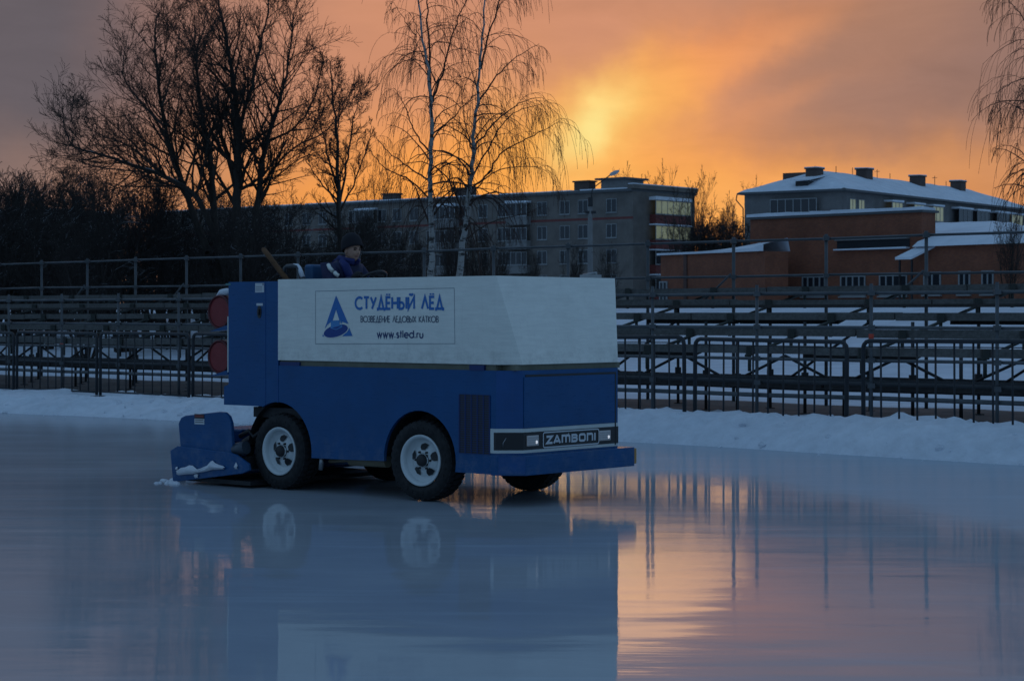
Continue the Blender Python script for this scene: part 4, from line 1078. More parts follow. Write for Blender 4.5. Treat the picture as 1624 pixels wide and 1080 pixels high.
# inner posts, ledgers, braces
inner = []
for n in (1.2, 2.4, 3.6):
    for t in tf[3:]:
        inner.append((n, t+.35*n))
for n, t in inner[:75]:
    top = 2.2-.225*(n-.25)/1.05-.12
    b = BL(t, n); g = gz(t, n); mb = MB(); mb.tube([b+Vector((0, 0, g)), b+Vector((0, 0, top))], .028, 6); mb.box((b.x-.07, b.y-.07, g), (b.x+.07, b.y+.07, g+.035)); mb.box((b.x-.05, b.y-.05, .68), (b.x+.05, b.y+.05, .82))
    mb.build("inner_post", M['scaffdk'], stand)
for n, z in ((1.2, .70), (2.4, .66), (3.6, .62), (4.4, .80), (.1, .60)):
    mb = MB(); mb.tube([BL(t_, n, z+noise.noise(Vector((t_*.6, n, 5)))*.03) for t_ in ts], .034, 6); mb.build("ledger", M['scaffdk'], stand)
for i, t in enumerate(tf[2:]):
    mb = MB(); mb.tube([BL(t, 4.1, 1.12), BL(t+BAY*.48, 4.1, .72)], .022, 6); mb.tube([BL(t, 4.1, 1.12), BL(t-BAY*.48, 4.1, .72)], .022, 6); mb.build("brace", M['scaffdk'], stand)
for i, t in enumerate(tf[2:]):
    mb = MB(); mb.tube([BL(t+.35, .3, 2.1), BL(t+.35, 4.6, 1.12)], .025, 6)
    for n, z in rows:
        c = BL(t+.35, n+.06, z-.06); mb.box((c.x-.05, c.y-.05, c.z-.07), (c.x+.05, c.y+.05, c.z+.07)); mb.tube([c, c-Vector((0, 0, .30))], .028, 6)
    mb.build("bench_support", M['clamp'], stand)
for i, t in enumerate(tf[2::2]):
    mb = MB(); mb.tube([BL(t, 1.5, 1.75), BL(t+BAY*.9, 1.5, .70)], .022, 6); mb.build("cross_brace", M['scaffdk'], stand)
for t in T_MID if False else [T0+3.93*k for k in range(13)]:
    plank("sole_board", M['boarddk'], t, t+3.9, 4.3, 4.0, .74, .09, .05)

# ------------------------------------------------------------------ buildings
def uvquad(me):
    uv = me.uv_layers.new(name="UVMap")
    for p in me.polygons:
        n = p.normal; a = Vector((-n.y, n.x, 0)); a = a.normalized() if a.length > .1 else Vector((1, 0, 0)); b = n.cross(a)
        for li in p.loop_indices:
            c = me.vertices[me.loops[li].vertex_index].co; uv.data[li].uv = (c.dot(a), c.dot(b))
def wallbox(name, parent, m, x0, x1, y0, y1, z0, z1):
    mb = MB(); mb.box((x0, y0, z0), (x1, y1, z1)); o = mb.build(name, m, parent); uvquad(o.data); return o
def window(parent, side, a, z, w, h, panes=2, glass='glass', depth=.06, sill=True, wall=0):
    """window on a wall; side '-y' faces the camera along local x, '+x' faces right, '-x' left"""
    mb = MB(); g = MB(); fr = .07
    def put(mbx, a0, a1, z0, z1, d0, d1):
        if side == '-y': mbx.box((a0, wall-d1, z0), (a1, wall-d0, z1))
        elif side == '+x': mbx.box((wall+d0, a0, z0), (wall+d1, a1, z1))
        else: mbx.box((wall-d1, a0, z0), (wall-d0, a1, z1))
    x0, x1, z0, z1 = a-w/2, a+w/2, z-h/2, z+h/2
    put(mb, x0, x0+fr, z0, z1, .002, depth); put(mb, x1-fr, x1, z0, z1, .002, depth); put(mb, x0+fr, x1-fr, z1-fr, z1, .002, depth); put(mb, x0+fr, x1-fr, z0, z0+fr, .002, depth)
    for i in range(1, panes): c = x0+(x1-x0)*i/panes; put(mb, c-fr/2, c+fr/2, z0+fr, z1-fr, .002, depth)
    if sill: put(mb, x0-.05, x1+.05, z0-.07, z0-.003, .002, depth+.08)
    o = mb.build("window", M['winframe'], parent)
    put(g, x0+fr, x1-fr, z0+fr, z1-fr, .001, depth*.4); g.build("pane", M[glass], o)
    return o
def snow_slab(mbx, poly, z, th, rng, lift=None):
    """snow lying on a flat or sloped roof edge; poly of (x,y) with optional heights"""
    n = len(poly); vs = [(x, y, z if lift is None else lift[i]) for i, (x, y) in enumerate(poly)]; vs2 = [(a, b, c+th*rng.uniform(.7, 1.2)) for a, b, c in vs]
    mbx.add(vs+vs2, [list(range(n))[::-1], list(range(n, 2*n))]+[[i, (i+1) % n, n+(i+1) % n, n+i] for i in range(n)])

# five storey block: local x along the facade (right end at 0, to -L), local y into the building
aA = math.atan2(-.643, .766)
apt = thing("apartment_building", "long grey brick five storey apartment block behind the birches", "building", (12.96, 216, 0), aA)
Lb, Db, zb0, zr = 78, 11.5, 1.2, 15.0
o = wallbox("wall", apt, M['grey_brick'], -Lb, 0, 0, Db, zb0, zr)
mb = MB(); mb.box((-Lb-.3, -.35, zr+.002), (.0, Db+.3, zr+.28)); mb.build("roof", M['metalroof'], apt)
wallbox("gable_parapet", apt, M['grey_brick'], -.5, .25, -.25, Db+.25, zr+.29, zr+.75)
wallbox("maroon_band", apt, M['redpanel'], -Lb, .01, -.012, -.003, 12.05, 12.3)
rg2 = random.Random(8)
mb = MB(); x = -Lb
while x < -1:
    x2 = x+rg2.uniform(4, 9); x2 = min(x2, -.6); snow_slab(mb, [(x, -.33), (x2, -.33), (x2, 6), (x, 6)], zr+.283, .14, rg2); x = x2+rg2.uniform(0, 1.5)
snow_slab(mb, [(-.5, -.25), (.25, -.25), (.25, Db+.25), (-.5, Db+.25)], zr+.752, .12, rg2)
mb.build("roof_snow", M['roofsnow'], apt)
def apx(px):
    k = (px-CX)/FPX; return -(12.96-k*216)/(.643*k+.766)
cols_ = [(970, 1.4, 2, 0), (925, 1.4, 2, 0), (896, 1.4, 2, 0), (860, 1.4, 2, 0), (825, 2.9, 4, 1), (797, 1.4, 2, 0), (766, 1.4, 2, 0), (735, 1.4, 2, 0), (712, 2.9, 4, 1), (684, 1.4, 2, 0), (657, 1.4, 2, 0), (630, 1.4, 2, 0), (606, 1.4, 2, 0), (584, 2.9, 4, 1), (560, 1.4, 2, 0), (536, 1.4, 2, 0), (512, 1.4, 2, 0), (486, 1.4, 2, 0), (458, 1.4, 2, 0), (430, 1.4, 2, 0), (398, 1.4, 2, 0), (365, 1.4, 2, 0), (330, 1.4, 2, 0), (296, 1.4, 2, 0)]
for px, w, pn, bal in cols_:
    xx = apx(px)
    for fl in range(4):
        z = 13.55-2.72*fl
        if bal:
            mb = MB(); mb.box((xx-w/2-.1, -.75, z-1.75), (xx+w/2+.1, -.003, z-.80)); mb.build("balcony", M['concrete'], apt)
            window(apt, '-y', xx, z-.05, w+.2, 1.45, 4, depth=.05, wall=-.70)
            if fl == 0:
                mb = MB(); snow_slab(mb, [(xx-1.6, -.8), (xx+1.6, -.8), (xx+1.6, -.003), (xx-1.6, -.003)], z+.72, .25, rg2); mb.build("balcony_snow", M['roofsnow'], apt)
        else: window(apt, '-y', xx, z, w, 1.5, pn, depth=.05)
# loggias on the right end wall (local +x face; runs along local y)
for fl in range(4):
    z = 13.45-2.72*fl
    y0, y1 = 3.0, 9.6
    mb = MB(); mb.box((.003, y0, z-1.85), (.85, y1, z-.85)); mb.build("loggia", M['redpanel'], apt)
    window(apt, '+x', (y0+y1)/2, z-.05, y1-y0, 1.5, 6, 'warmglass' if fl < 2 else 'glass', depth=.06, wall=.78)
    mb = MB(); snow_slab(mb, [(.003, y0-.1), (.95, y0-.1), (.95, y1+.1), (.003, y1+.1)], z+.73, .42 if fl == 0 else .16, rg2); mb.build("loggia_snow", M['roofsnow'], apt)
for px, w, h in ((585, 1.6, 1.0), (703, 1.8, 1.2), (892, 1.7, 1.25)):
    xx = apx(px); mb = MB(); mb.box((xx-w/2-.2, 3.4, zr+.29), (xx+w/2+.2, 4.6, zr+.29+h)); mb.box((xx-w/2-.35, 3.25, zr+.29+h+.002), (xx+w/2+.35, 4.75, zr+.29+h+.16)); mb.build("chimney", M['dark_brick'], apt)
xa, xb = apx(931), apx(968)
mb = MB(); mb.box((xa, 2.5, zr+.29), (xb, 6, zr+1.55), 0); mb.box((xa-.5, 2.0, zr+1.552), (xb+.4, 6.5, zr+1.75), 1); mb.build("lift_hut", [M['concrete'], M['metalroof']], apt)

# far left block, dark behind the thicket
blk = thing("apartment_building", "far grey block with snowy roof at the left edge behind the thicket", "building", (-17.5*1.15, 262, 0), math.atan2(-.5, .866))
blk.location = (-55.5, 246, 0)
wallbox("wall", blk, M['far_brick'], -60, 0, 0, 11, 1.2, 14.2)
mb = MB(); mb.box((-60.3, -.35, 14.203), (.3, 11.3, 14.5)); mb.build("roof", M['metalroof'], blk)
mb = MB(); snow_slab(mb, [(-60, -.3), (.2, -.3), (.2, 9), (-60, 9)], 14.503, .3, rg2); mb.build("roof_snow", M['roofsnow'], blk)
for i in range(10):
    for fl in range(4): window(blk, '-y', -2.5-i*3.1, 12.8-2.7*fl, 1.5, 1.5, 2, depth=.05)

# hipped grey building at the right
hb = thing("apartment_building", "grey building with snowy hipped roof and row of chimneys at right", "building", (31.2, 190, 0), math.atan2(-6, 8.3))
# local -x runs along the end wall to the left; local +y runs along the long side away to the right
Lw, Ll, ze = 10.6, 46, 13.4
o = wallbox("wall", hb, M['far_brick'], -Lw, 0, 0, Ll, 1.2, ze)
ov = .55; zrg = 15.75; h0 = ze+.004
mb = MB(); mb.add([(-Lw-ov, -ov, h0), (ov, -ov, h0), (ov, Ll+ov, h0), (-Lw-ov, Ll+ov, h0), (-Lw/2, 5.2, zrg), (-Lw/2, Ll-5.2, zrg), (-Lw-ov, -ov, h0+.16), (ov, -ov, h0+.16), (ov, Ll+ov, h0+.16), (-Lw-ov, Ll+ov, h0+.16)],
       [(3, 2, 1, 0), (0, 1, 7, 6), (1, 2, 8, 7), (2, 3, 9, 8), (3, 0, 6, 9), (6, 7, 4), (7, 8, 5, 4), (8, 9, 5), (9, 6, 4, 5)])
mb.build("roof", M['metalroof'], hb, fix=True)
# snow blanket with a little unevenness
mb = MB()
def hip_z(x, y):
    d = min(x+Lw+ov, ov-x, y+ov, Ll+ov-y); return min(zrg, h0+.16+d*(zrg-h0-.16)/(Lw/2+ov))
nx, ny = 24, 80
for i in range(nx+1):
    for j in range(ny+1):
        x = -Lw-ov+.1+(Lw+2*ov-.2)*i/nx; y = -ov+.1+(Ll+2*ov-.2)*j/ny
        edge = i in (0, nx) or j in (0, ny)
        mb.v.append((x, y, hip_z(x, y)+(.02 if edge else .16+.07*noise.noise(Vector((x*.4, y*.4, 0))))))
for i in range(nx):
    for j in range(ny):
        mb.f.append([i*(ny+1)+j, (i+1)*(ny+1)+j, (i+1)*(ny+1)+j+1, i*(ny+1)+j+1]); mb.mi.append(0); mb.sm.append(True)
mb.build("roof_snow", M['roofsnow'], hb)
def hpy(px, d_eave=None):
    """position along the long side (local y) for a photo column"""
    c, s = math.cos(hb.rotation_euler.z), math.sin(hb.rotation_euler.z); k = (px-CX)/FPX
    return (k*190-31.2)/(-s-k*c)
for px, w, yl in ((1350, 1.7, 0), (1428, 1.6, 0), (1511, 1.6, 0), (1574, 1.6, 0)):
    yy = hpy(px)+1.2; xx = -Lw/2+.9; zt_ = hip_z(xx, yy)
    mb = MB(); mb.box((xx-.7, yy-.7, zt_-.6), (xx+.5, yy+.7, zt_+.95)); mb.box((xx-.8, yy-.8, zt_+.953), (xx+.6, yy+.8, zt_+1.08)); ch = mb.build("chimney", M['dark_brick'], hb)
    mb = MB(); snow_slab(mb, [(xx-.8, yy-.8), (xx+.6, yy-.8), (xx+.6, yy+.8), (xx-.8, yy+.8)], zt_+1.083, .09, rg2); mb.build("chimney_snow", M['roofsnow'], ch)
xx, yy = -Lw+2.6, 6; mb = MB(); mb.box((xx-1.2, yy-.8, 13.8), (xx+1.2, yy+.8, 15.75)); mb.build("chimney", M['dark_brick'], hb)
# dormer on the end slope
mb = MB(); mb.box((-5.2, .3, 13.7), (-3.9, 2.4, 14.55), 0); mb.add([(-5.6, -.1, 14.56), (-3.5, -.1, 14.56), (-3.5, 4.0, 15.25), (-5.6, 4.0, 15.25), (-5.6, -.1, 14.70), (-3.5, -.1, 14.70), (-3.5, 4.0, 15.4), (-5.6, 4.0, 15.4)], ((0, 3, 2, 1), (4, 5, 6, 7), (0, 1, 5, 4), (1, 2, 6, 5), (2, 3, 7, 6), (3, 0, 4, 7)), 1)
mb.build("dormer", [M['dark'], M['roofsnow']], hb)
mb = MB(); wl = window(hb, '-y', -5.0, 12.15, 5.0, 1.35, 6, depth=.08, wall=-.5)
mb.box((-7.5, -.5, 10.6), (-2.5, -.003, 11.38)); mb.build("balcony", M['redpanel'], hb)
for i, (px, w, gl) in enumerate(((1352, 1.3, 'warmglass'), (1366, 1.3, 'warmglass'), (1411, 2.4, 'warmglass'), (1446, 2.4, 'warmglass'), (1476, 2.6, 'warmglass'), (1520, 3.4, 'glass'), (1548, 3.2, 'glass'), (1580, 3.4, 'glass'), (1602, 3.2, 'warmglass'))):
    y = hpy(px)
    bal = i >= 2
    window(hb, '+x', y, 12.0, w, 1.55, 2 if not bal else 3, gl, depth=.06, wall=.8 if bal else 0)
    if bal:
        mb = MB(); mb.box((.003, y-w/2, 10.3), (.8, y+w/2, 11.15)); mb.build("balcony", M['concrete'], hb)
        mb = MB(); snow_slab(mb, [(.003, y-w/2-.1), (.95, y-w/2-.1), (.95, y+w/2+.1), (.003, y+w/2+.1)], 12.8, .2, rg2); mb.build("balcony_snow", M['roofsnow'], hb)
    window(hb, '+x', y, 9.2, w, 1.5, 2, 'glass', depth=.06)
mb = MB()
for i in range(9):
    y = 4+i*4.6; x = -Lw/2+rg2.uniform(-.5, .5); h = rg2.uniform(.5, 1.0); mb.tube([(x, y, hip_z(x, y)), (x, y, hip_z(x, y)+.2+h)], .035, 5)
    if i % 3 == 0: mb.tube([(x-.3, y, hip_z(x, y)+h), (x+.3, y, hip_z(x, y)+h)], .025, 5)
mb.build("aerials", M['dark'], hb)
mb = MB(); mb.tube([(-Lw-.55, -.5, h0+.02), (-Lw-.65, -.5, h0-.5), (-Lw-.1, -.1, h0-1.3), (-Lw-.05, -.05, 2)], .06, 6); mb.build("drainpipe", M['dark'], hb)

# red brick building in the middle distance
aB = math.atan2(-6.7, 6.4)
rb = thing("brick_building", "low red brick building with flat snowy roof edge behind the stand", "building", (10.83, 91.7, 0), aB)
Lr = 9.3; zR = 6.05
RD = 1.0
wallbox("wall", rb, M['red_brick'], 0, Lr, 0, RD, 1.0, zR)
mb = MB(); mb.box((-.12, -.12, zR+.002), (Lr+.12, RD+.1, zR+.10)); mb.build("roof", M['metalroof'], rb)
mb = MB()
for i in range(8): snow_slab(mb, [(Lr*i/8-.1*(i == 0), -.16), (Lr*(i+1)/8+.1*(i == 7), -.16), (Lr*(i+1)/8, RD), (Lr*i/8, RD)], zR+.103, .14, rg2)
mb.build("roof_snow", M['roofsnow'], rb)
def bpx(px):
    c, s = math.cos(aB), math.sin(aB); k = (px-CX)/FPX; return (k*91.7-10.83)/(c-k*s)
for px, w in ((1229, 1.15), (1291, 1.3), (1353, 1.35), (1417, 1.45)): window(rb, '-y', bpx(px), 3.0, w, .9, 4, depth=.05)
xa, xb = bpx(1328), bpx(1443)
mb = MB(); mb.box((xa, -.03, 4.62), (xb, -.003, 4.95), 0); mb.build("strip_window", M['glass'], rb)
mb = MB(); mb.box((xa, -.22, 4.96), (xb, -.003, 5.03)); mb.build("strip_canopy", M['concrete'], rb)
mb = MB(); snow_slab(mb, [(xa, -.30), (xb, -.30), (xb, -.003), (xa, -.003)], 4.54, .07, rg2); mb.build("ledge_snow", M['roofsnow'], rb)
# low wing at its left
lw = thing("brick_annexe", "low red brick annexe with drifted snow roof left of the brick building", "building", (0, 0, 0), 0)
a = Wp(1048, 402, 94); b = Wp(1213, 400, 87.5); d = b-a; lw.location = (a.x, a.y, 0); lw.rotation_euler.z = math.atan2(d.y, d.x); LL = Vector((d.x, d.y, 0)).length; zl = a.z-.1
wallbox("wall", lw, M['red_brick'], 0, LL, 0, 1.3, .8, zl)
wallbox("pilaster", lw, M['dark_brick'], LL*.24, LL*.27, -.06, -.003, .8, zl-.02)
mb = MB(); ns = 16
for i in range(ns):
    x0, x1 = -.12+(LL+.2)*i/ns, -.12+(LL+.2)*(i+1)/ns
    h0_, h1_ = [.10+.10*max(0, (x/LL-.4))+(.16*max(0, (x/LL-.9)*8)) for x in (x0, x1)]
    b0, b1 = [h+.30*max(0, min(1, (x/LL-.35)/.4)) for x, h in ((x0, h0_), (x1, h1_))]
    mb.add([(x0, -.15, zl+.002), (x1, -.15, zl+.002), (x1, 1.3, zl+.002), (x0, 1.3, zl+.002), (x0, -.15, zl+h0_), (x1, -.15, zl+h1_), (x1, 1.2, zl+b1), (x0, 1.2, zl+b0), (x1, 1.35, zl+.01), (x0, 1.35, zl+.01)], [(0, 1, 5, 4), (4, 5, 6, 7), (7, 6, 8, 9)], 0, False)
mb.build("roof_snow", M['roofsnow'], lw)
window(lw, '-y', .0+.25, 2.75, .62, 1.1, 2, depth=.06)
# sloped-roof wing at its right
rw = thing("brick_wing", "red brick wing under a thick sloping sheet of snow at right", "building", (0, 0, 0), 0)
a = Wp(1447, 388, 84.6); b = Wp(1640, 384, 79.5); d = b-a; rw.location = (a.x, a.y, 0); rw.rotation_euler.z = math.atan2(d.y, d.x); LL = Vector((d.x, d.y, 0)).length; zl = 4.55
wallbox("wall", rw, M['red_brick'], .35, LL+1.1, 0, 2.2, .8, zl)
wallbox("back_wall", rw, M['red_brick'], -5, -1.6, 6.5, 7.6, .8, zl+1.1)
mb = MB(); nx, ny = 44, 22
for i in range(nx+1):
    for j in range(ny+1):
        q = j/ny; y = -.3+8*q
        xl = .25-6.4*max(0, (q-.10)/.90); xr = LL+1.2-(LL+3.0)*q**1.3
        x = xl+(xr-xl)*i/nx
        fall = max(0, min(1, (i/nx-.86)/.14))
        z = zl+.02+1.30*q**.8*(1-.5*fall*fall)+(.13 if j else 0)+.06*noise.noise(Vector((x*.7, y*.7, 4)))*(1 if j else 0)
        mb.v.append((x, y, z))
for i in range(nx):
    for j in range(ny): mb.f.append([i*(ny+1)+j, (i+1)*(ny+1)+j, (i+1)*(ny+1)+j+1, i*(ny+1)+j+1]); mb.mi.append(0); mb.sm.append(True)
mb.build("roof_snow", M['roofsnow'], rw)
mb = MB(); mb.add([(-.05, -1.0, zl-.52), (.85, -1.0, zl-.52), (1.25, .0, zl-.02), (.3, .0, zl-.02), (-.05, -1.0, zl-.42), (.85, -1.0, zl-.42), (1.25, .0, zl+.06), (.3, .0, zl+.06)], ((0, 3, 2, 1), (4, 5, 6, 7), (0, 1, 5, 4), (1, 2, 6, 5), (2, 3, 7, 6), (3, 0, 4, 7))); mb.build("porch_roof", M['roofsnow'], rw)
mb = MB(); mb.box((.05, -.9, .9), (.12, -.83, zl-.53)); mb.box((.72, -.9, .9), (.79, -.83, zl-.53)); mb.build("porch_posts", M['dark'], rw)
for px, w in ((1479, .95), (1530, .62), (1567, .62)):
    k = (px-CX)/FPX; c, s = math.cos(rw.rotation_euler.z), math.sin(rw.rotation_euler.z); x = (k*a.y-a.x)/(c-k*s)
    window(rw, '-y', x, 3.05, w, .95, 2, depth=.05)

# street lamp on a concrete pole
lp = Wp(936, 500, 112)
sl = thing("street_lamp", "street lamp on a tall concrete pole in front of the grey apartment block", "street lamp", (lp.x, lp.y, 0))
mb = MB(); mb.tube([(0, 0, 1.5), (0, 0, 8.0)], [.17, .13], 10); mb.build("pole", M['concrete'], sl)
mb = MB(); a = Wp(937, 322, 112)-lp; 
P = [Wp(937, 324, 112), Wp(939, 302, 112), Wp(944, 296, 112), Wp(957, 286, 112), Wp(969, 277, 112)]; mb.tube([p-Vector((lp.x, lp.y, 0)) for p in P], .035, 6)
mb.box((-.28, -.12, 7.35), (.32, .12, 7.5)); mb.box((-.12, -.14, 7.75), (.14, .14, 8.25)); mb.build("bracket", M['dark'], sl)
mb = MB(); p0, p1 = [p-Vector((lp.x, lp.y, 0)) for p in (Wp(967, 278, 112), Wp(982, 271, 112))]
mb.tube([p0, p0+(p1-p0)*.15, p0+(p1-p0)*.6, p1], [.05, .10, .12, .05], 10); mb.build("lamp_head", M['lampwhite'], sl)

# ------------------------------------------------------------------ trees
def rot_dir(d, ang_, az, rng):
    a = d.orthogonal().normalized(); a.rotate(Matrix.Rotation(az, 3, d)); q = d.copy(); q.rotate(Matrix.Rotation(ang_, 3, a)); return q
def grow(mbx, p, d, L, r, lv, P, rng):
    """recursive bare branch"""
    c = P[lv]; n = c['seg']; pts = [p]; rad = [r]; dd = d.copy(); step = L/n
    for i in range(n):
        dd = dd+Vector((rng.gauss(0, c['wig']), rng.gauss(0, c['wig']), rng.gauss(0, c['wig'])+c['up'])); dd.normalize()
        pts.append(pts[-1]+dd*step); rad.append(max(P['rmin'], r*(1-(i+1)/n*c.get('tap', .8))))
    mbx.tube(pts, rad, c['sides'], cap=False, sm=c['sides'] > 3)
    if lv+1 in P:
        kids(mbx, pts, rad, L, lv, P, rng)
def kids(mbx, pts, rad, L, lv, P, rng, t0=None, nk=None):
    c = P[lv]; m = nk or max(1, int(c['kids']*rng.uniform(.8, 1.2))); n = len(pts)-1; q0 = c.get('t0', .2) if t0 is None else t0
    for k in range(m):
        t = q0+(1-q0)*(k+rng.random())/m; x = t*n; i = min(int(x), n-1); f = x-i
        b = pts[i].lerp(pts[i+1], f); T = (pts[i+1]-pts[i]).normalized(); rr_ = rad[i]+(rad[i+1]-rad[i])*f
        nd = rot_dir(T, R(rng.uniform(*c['ang'])), rng.uniform(0, 2*math.pi), rng)
        LL_ = L*c['ratio']*rng.uniform(.6, 1.25)*(1.15-.6*t)
        grow(mbx, b, nd, LL_, max(P['rmin'], rr_*c.get('rr', .5)), lv+1, P, rng)
def smooth_path(P, n=5): return catmull(P, n)
def limb_tree(name, label, base, limbs, d, prm, rng, mt, mk, group=None, nk=14, jit=1.0, rk=1., kf=1.):
    """limbs: (list of (px,py), base radius m, tip radius m)"""
    root = thing(name, label, "tree", (base.x, base.y, 0), 0, group)
    tb = MB(); cb = MB(); off = Vector((base.x, base.y, 0))
    for pts, r0, r1 in limbs:
        dy = rng.uniform(-jit, jit); n = len(pts)
        W3 = []
        for i, (px, py) in enumerate(pts):
            w = Wp(px, py, d+dy*i/max(1, n-1)*2.2); W3.append(w-off)
        S = smooth_path(W3, 6); m = len(S)
        S = [s+Vector((rng.gauss(0, .02), rng.gauss(0, .02), 0))*(1 if i else 0) for i, s in enumerate(S)]
        rad = [(r0+(r1-r0)*(i/(m-1))**.7)*(rk if r0 < .1 else .5+rk*.5) for i in range(m)]
        tb.tube(S, rad, 8, mi=0 if r0 > .1 else 1, cap=False)
        L = sum((b-a).length for a, b in zip(S, S[1:]))
        kids(cb, S, rad, kf*L*.48 if L > 5 else kf*L*.62, 1, prm, rng, t0=.18, nk=int(nk*L/8)+3)
    tb.build("trunk", [mt, mk], root); cb.build("crown", mk, root)
    print(name, len(cb.f)); return root
DM = 66.
maple = {1: dict(seg=5, wig=.12, up=.09, kids=8, ang=(28, 60), ratio=.55, sides=4, rr=.6, tap=.8), 2: dict(seg=4, wig=.12, up=.12, kids=8, ang=(20, 50), ratio=.58, sides=3, rr=.6), 3: dict(seg=3, wig=.14, up=.13, kids=6, ang=(20, 50), ratio=.62, sides=3, rr=.7), 4: dict(seg=2, wig=.2, up=.05, kids=0, ang=(25, 60), ratio=.5, sides=3), 'rmin': .0050}
rt = random.Random(21)
limb_tree("bare_tree", "broad leafless tree with several trunks behind the stand at left", Wp(372, 500, DM),
    [([(374, 470), (374, 330), (378, 230), (372, 150), (362, 80), (345, -10)], .26, .03), ([(374, 230), (392, 160), (410, 90), (425, 20), (428, -25)], .11, .02),
     ([(352, 470), (340, 330), (332, 240), (318, 170), (312, 90), (330, 20)], .20, .02), ([(338, 240), (300, 180), (282, 140)], .09, .02),
     ([(330, 400), (300, 320), (272, 240), (255, 160), (246, 80), (248, 25)], .18, .02), ([(262, 200), (225, 165), (195, 120), (200, 70)], .09, .02), ([(256, 170), (275, 110), (285, 50)], .07, .015),
     ([(392, 470), (408, 330), (420, 240), (440, 170), (456, 110), (466, 20)], .19, .02), ([(424, 225), (470, 200), (500, 150), (512, 90)], .09, .02), ([(410, 300), (460, 240), (520, 205), (548, 150)], .09, .015),
     ([(362, 440), (320, 325), (270, 285), (210, 262), (158, 245), (115, 230), (98, 185)], .16, .015), ([(270, 285), (205, 232), (160, 215), (112, 185)], .08, .012), ([(255, 275), (195, 270), (140, 262), (105, 243)], .07, .012),
     ([(225, 240), (170, 190), (120, 150)], .06, .012), ([(376, 300), (430, 285), (480, 250), (530, 235)], .08, .012), ([(372, 280), (350, 200), (340, 120), (322, 60)], .09, .015)],
    DM, maple, rt, M['bark'], M['twig'], nk=30, jit=2.4, rk=.55, kf=1.02)
slim = dict(maple); 
limb_tree("bare_tree", "slim leafless tree between the broad tree and the birches", Wp(538, 500, 70.),
    [([(540, 470), (537, 330), (535, 240), (528, 160), (524, 95)], .13, .015), ([(537, 330), (552, 250), (560, 190), (575, 150)], .07, .012), ([(536, 300), (515, 230), (505, 170)], .07, .012), ([(538, 340), (570, 270), (590, 200)], .06, .01), ([(537, 320), (500, 280), (480, 240)], .05, .01)],
    70., slim, rt, M['bark'], M['twig'], nk=24, jit=1.2, rk=.8, kf=.5)
birchp = {1: dict(seg=6, wig=.09, up=-.03, kids=13, ang=(25, 60), ratio=.62, sides=4, rr=.5, t0=.12), 2: dict(seg=7, wig=.08, up=-.24, kids=9, ang=(20, 70), ratio=.9, sides=3, rr=.6, t0=.15), 3: dict(seg=6, wig=.05, up=-.5, kids=0, ang=(20, 50), ratio=.6, sides=3), 'rmin': .0046}
DB = 58.
limb_tree("birch_tree", "left one of two weeping birches against the orange sky", Wp(684, 500, DB),
    [([(683, 470), (684, 380), (682, 290), (684, 190), (679, 110), (667, 40), (658, -60)], .135, .02), ([(682, 150), (680, 60), (678, -20), (676, -80)], .07, .015), ([(684, 165), (700, 120), (716, 60), (740, 0), (760, -30)], .07, .012),
     ([(684, 215), (720, 185), (755, 150), (790, 140)], .05, .010), ([(680, 240), (655, 205), (640, 165), (625, 140)], .05, .010), ([(678, 285), (640, 260), (610, 235), (595, 215)], .05, .010), ([(682, 315), (648, 285), (612, 268), (588, 240), (580, 232)], .05, .010), ([(683, 280), (710, 260), (735, 250)], .035, .008), ([(686, 335), (700, 305), (725, 290)], .035, .008),
     ([(660, 60), (640, 30), (625, 5)], .03, .008), ([(690, 130), (670, 70), (650, 20)], .04, .01)],
    DB, birchp, rt, M['birch'], M['birchtwig'], nk=19, jit=1.6, rk=.6)
limb_tree("birch_tree", "right birch of the pair, leaning slightly with long drooping twigs", Wp(736, 500, DB),
    [([(724, 470), (735, 385), (745, 300), (750, 230), (757, 150), (765, 60), (772, -60)], .14, .02), ([(762, 110), (780, 40), (800, -20), (812, -60)], .06, .012), ([(757, 165), (790, 120), (820, 90), (855, 70)], .055, .010), ([(752, 235), (785, 195), (815, 170), (840, 158), (858, 155)], .055, .010),
     ([(746, 300), (770, 280), (800, 240), (840, 218), (868, 204), (888, 192)], .06, .010), ([(750, 280), (785, 215), (815, 180), (860, 165)], .05, .010), ([(751, 250), (735, 180), (730, 120)], .045, .010), ([(745, 310), (780, 275), (820, 265), (860, 268), (880, 290)], .04, .008),
     ([(738, 380), (775, 355), (820, 342), (850, 335)], .04, .008), ([(738, 360), (720, 340), (700, 345)], .03, .008)],
    DB, birchp, rt, M['birch'], M['birchtwig'], nk=19, jit=1.6, rk=.6)
limb_tree("birch_tree", "weeping birch cut by the right edge of the photo", Wp(1672, 500, 60.),
    [([(1680, 470), (1676, 330), (1668, 200), (1662, 60), (1660, -120)], .16, .02), ([(1670, 250), (1640, 190), (1612, 170), (1585, 160)], .06, .010), ([(1668, 200), (1640, 130), (1610, 130), (1575, 150)], .06, .010), ([(1665, 130), (1640, 60), (1615, 20), (1600, 0)], .06, .010), ([(1672, 300), (1640, 260), (1610, 235), (1590, 230)], .05, .010), ([(1662, 60), (1640, -10), (1612, -30), (1590, -20)], .05, .010), ([(1664, 110), (1700, 50), (1730, 20)], .06, .010), ([(1668, 200), (1710, 150), (1740, 140)], .05, .01)],
    60., birchp, rt, M['birch'], M['birchtwig'], nk=19, jit=1.6, rk=.6)

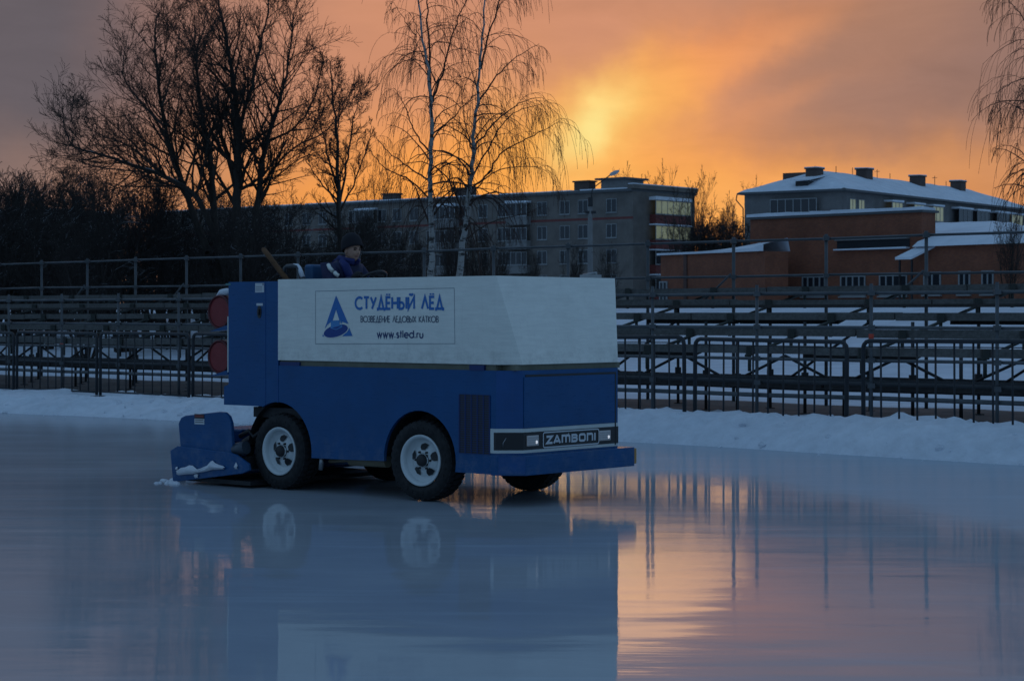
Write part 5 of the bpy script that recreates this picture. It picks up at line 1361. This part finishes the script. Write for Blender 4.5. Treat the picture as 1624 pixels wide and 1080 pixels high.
# thicket shrubs: four sources, copied
shp = {0: dict(seg=6, wig=.10, up=.03, kids=11, ang=(15, 45), ratio=.42, sides=4, rr=.5, t0=.15), 1: dict(seg=4, wig=.13, up=.05, kids=6, ang=(18, 50), ratio=.55, sides=3, rr=.6), 2: dict(seg=3, wig=.16, up=.05, kids=4, ang=(20, 55), ratio=.6, sides=3, rr=.8), 3: dict(seg=2, wig=.15, up=.05, kids=0, ang=(2, 5), ratio=.5, sides=3), 'rmin': .0065}
protos = []
for s in range(4):
    rs = random.Random(100+s); tb, cb = MB(), MB(); n = 9 if s < 3 else 3
    for k in range(n):
        a = rs.uniform(0, 6.28); sp_ = rs.uniform(.05, .38) if s < 3 else rs.uniform(.02, .15)
        d = Vector((math.cos(a)*sp_, math.sin(a)*sp_, 1)).normalized(); b = Vector((math.cos(a)*.35*rs.random(), math.sin(a)*.35*rs.random(), -.1))
        L = rs.uniform(3.6, 5.2); pts = [b]; dd = d.copy()
        for i in range(7): dd = (dd+Vector((rs.gauss(0, .07), rs.gauss(0, .07), .02))).normalized(); pts.append(pts[-1]+dd*L/7)
        rad = [.055*(1-i/7*.8) for i in range(8)]; tb.tube(pts, rad, 5, cap=False); kids(cb, pts, rad, L, 0, shp, rs)
    root = thing("bare_shrub" if s < 3 else "bare_tree", "x", "shrub" if s < 3 else "tree")
    tb.build("stem" if s < 3 else "trunk", M['brush'], root); cb.build("twigs" if s < 3 else "crown", M['brush'], root); protos.append(root); print('shrub', len(cb.f))
used = [False]*4
def plant(kind, px, d, h, label, group, rng, sq=1.):
    o = protos[kind] if not used[kind] else copy_tree(protos[kind]); used[kind] = True
    w = Wp(px, 500, d); z = field_z(w); s = h/4.9
    o.location = (w.x, w.y, z-.05); o.rotation_euler = (0, 0, rng.uniform(0, 6.28)); o.scale = (s*sq*rng.uniform(.9, 1.15), s*sq*rng.uniform(.9, 1.15), s)
    tag(o, label, "shrub" if kind < 3 else "tree", group)
rp = random.Random(77)
LT = "dark leafless shrub in the dense thicket behind the left half of the stand"; GT = "thicket shrubs at left"
for i in range(38):
    px = -40+i*17+rp.uniform(-8, 8); d = rp.uniform(63, 92)
    top = 278 if px < 110 else (290 if px < 330 else (320 if px < 480 else 345))
    h = (HOR-top-rp.uniform(0, 60))/FPX*d+EYE-field_z(Wp(px, 500, d))
    plant(rp.choice((0, 1, 2)), px, d, max(2.2, h), LT, GT, rp)
for px, top in ((560, 338), (574, 350), (603, 345), (640, 352), (668, 360), (726, 368), (770, 372), (592, 352), (622, 372), (655, 390), (705, 395), (752, 385), (790, 400), (838, 405), (905, 395), (968, 398)):
    d = rp.uniform(70, 100); h = (HOR-top)/FPX*d+EYE-field_z(Wp(px, 500, d))
    plant(rp.choice((0, 1, 2)), px, d, max(1.6, h), "thin leafless shrub in front of the grey apartment block", "shrubs before the apartment block", rp, .6)
LG = "bare tree standing in the gap between the apartment block and the hipped building"; GG = "trees in the gap between buildings"
for px, top in ((1104, 275), (1118, 285), (1130, 315), (1146, 312), (1160, 330), (1174, 335)):
    d = 165; h = (HOR-top)/FPX*d+EYE-field_z(Wp(px, 500, d)); plant(3, px, d, h, LG, GG, rp, .55)
for px in (1090, 1100, 1112, 1122, 1134, 1144, 1155, 1166, 1178, 1188):
    d = 150; h = (HOR-rp.uniform(355, 368))/FPX*d+EYE-field_z(Wp(px, 500, d)); plant(rp.choice((0, 1, 2)), px, d, h, "dark shrub in the hedge between the apartment block and the brick building", "hedge between the buildings", rp)
for px, top in ((1012, 268), (1043, 266), (600, 270), (618, 280), (1205, 288)):
    d = 260; h = (HOR-top)/FPX*d+EYE-field_z(Wp(px, 500, d)); plant(3, px, d, h, "far bare tree rising behind the apartment block roof", "trees behind the roofs", rp, .6)
plant(2, 1600, 76, 3.6, "bare shrub growing before the snowy roofed brick wing", None, rp, .5)
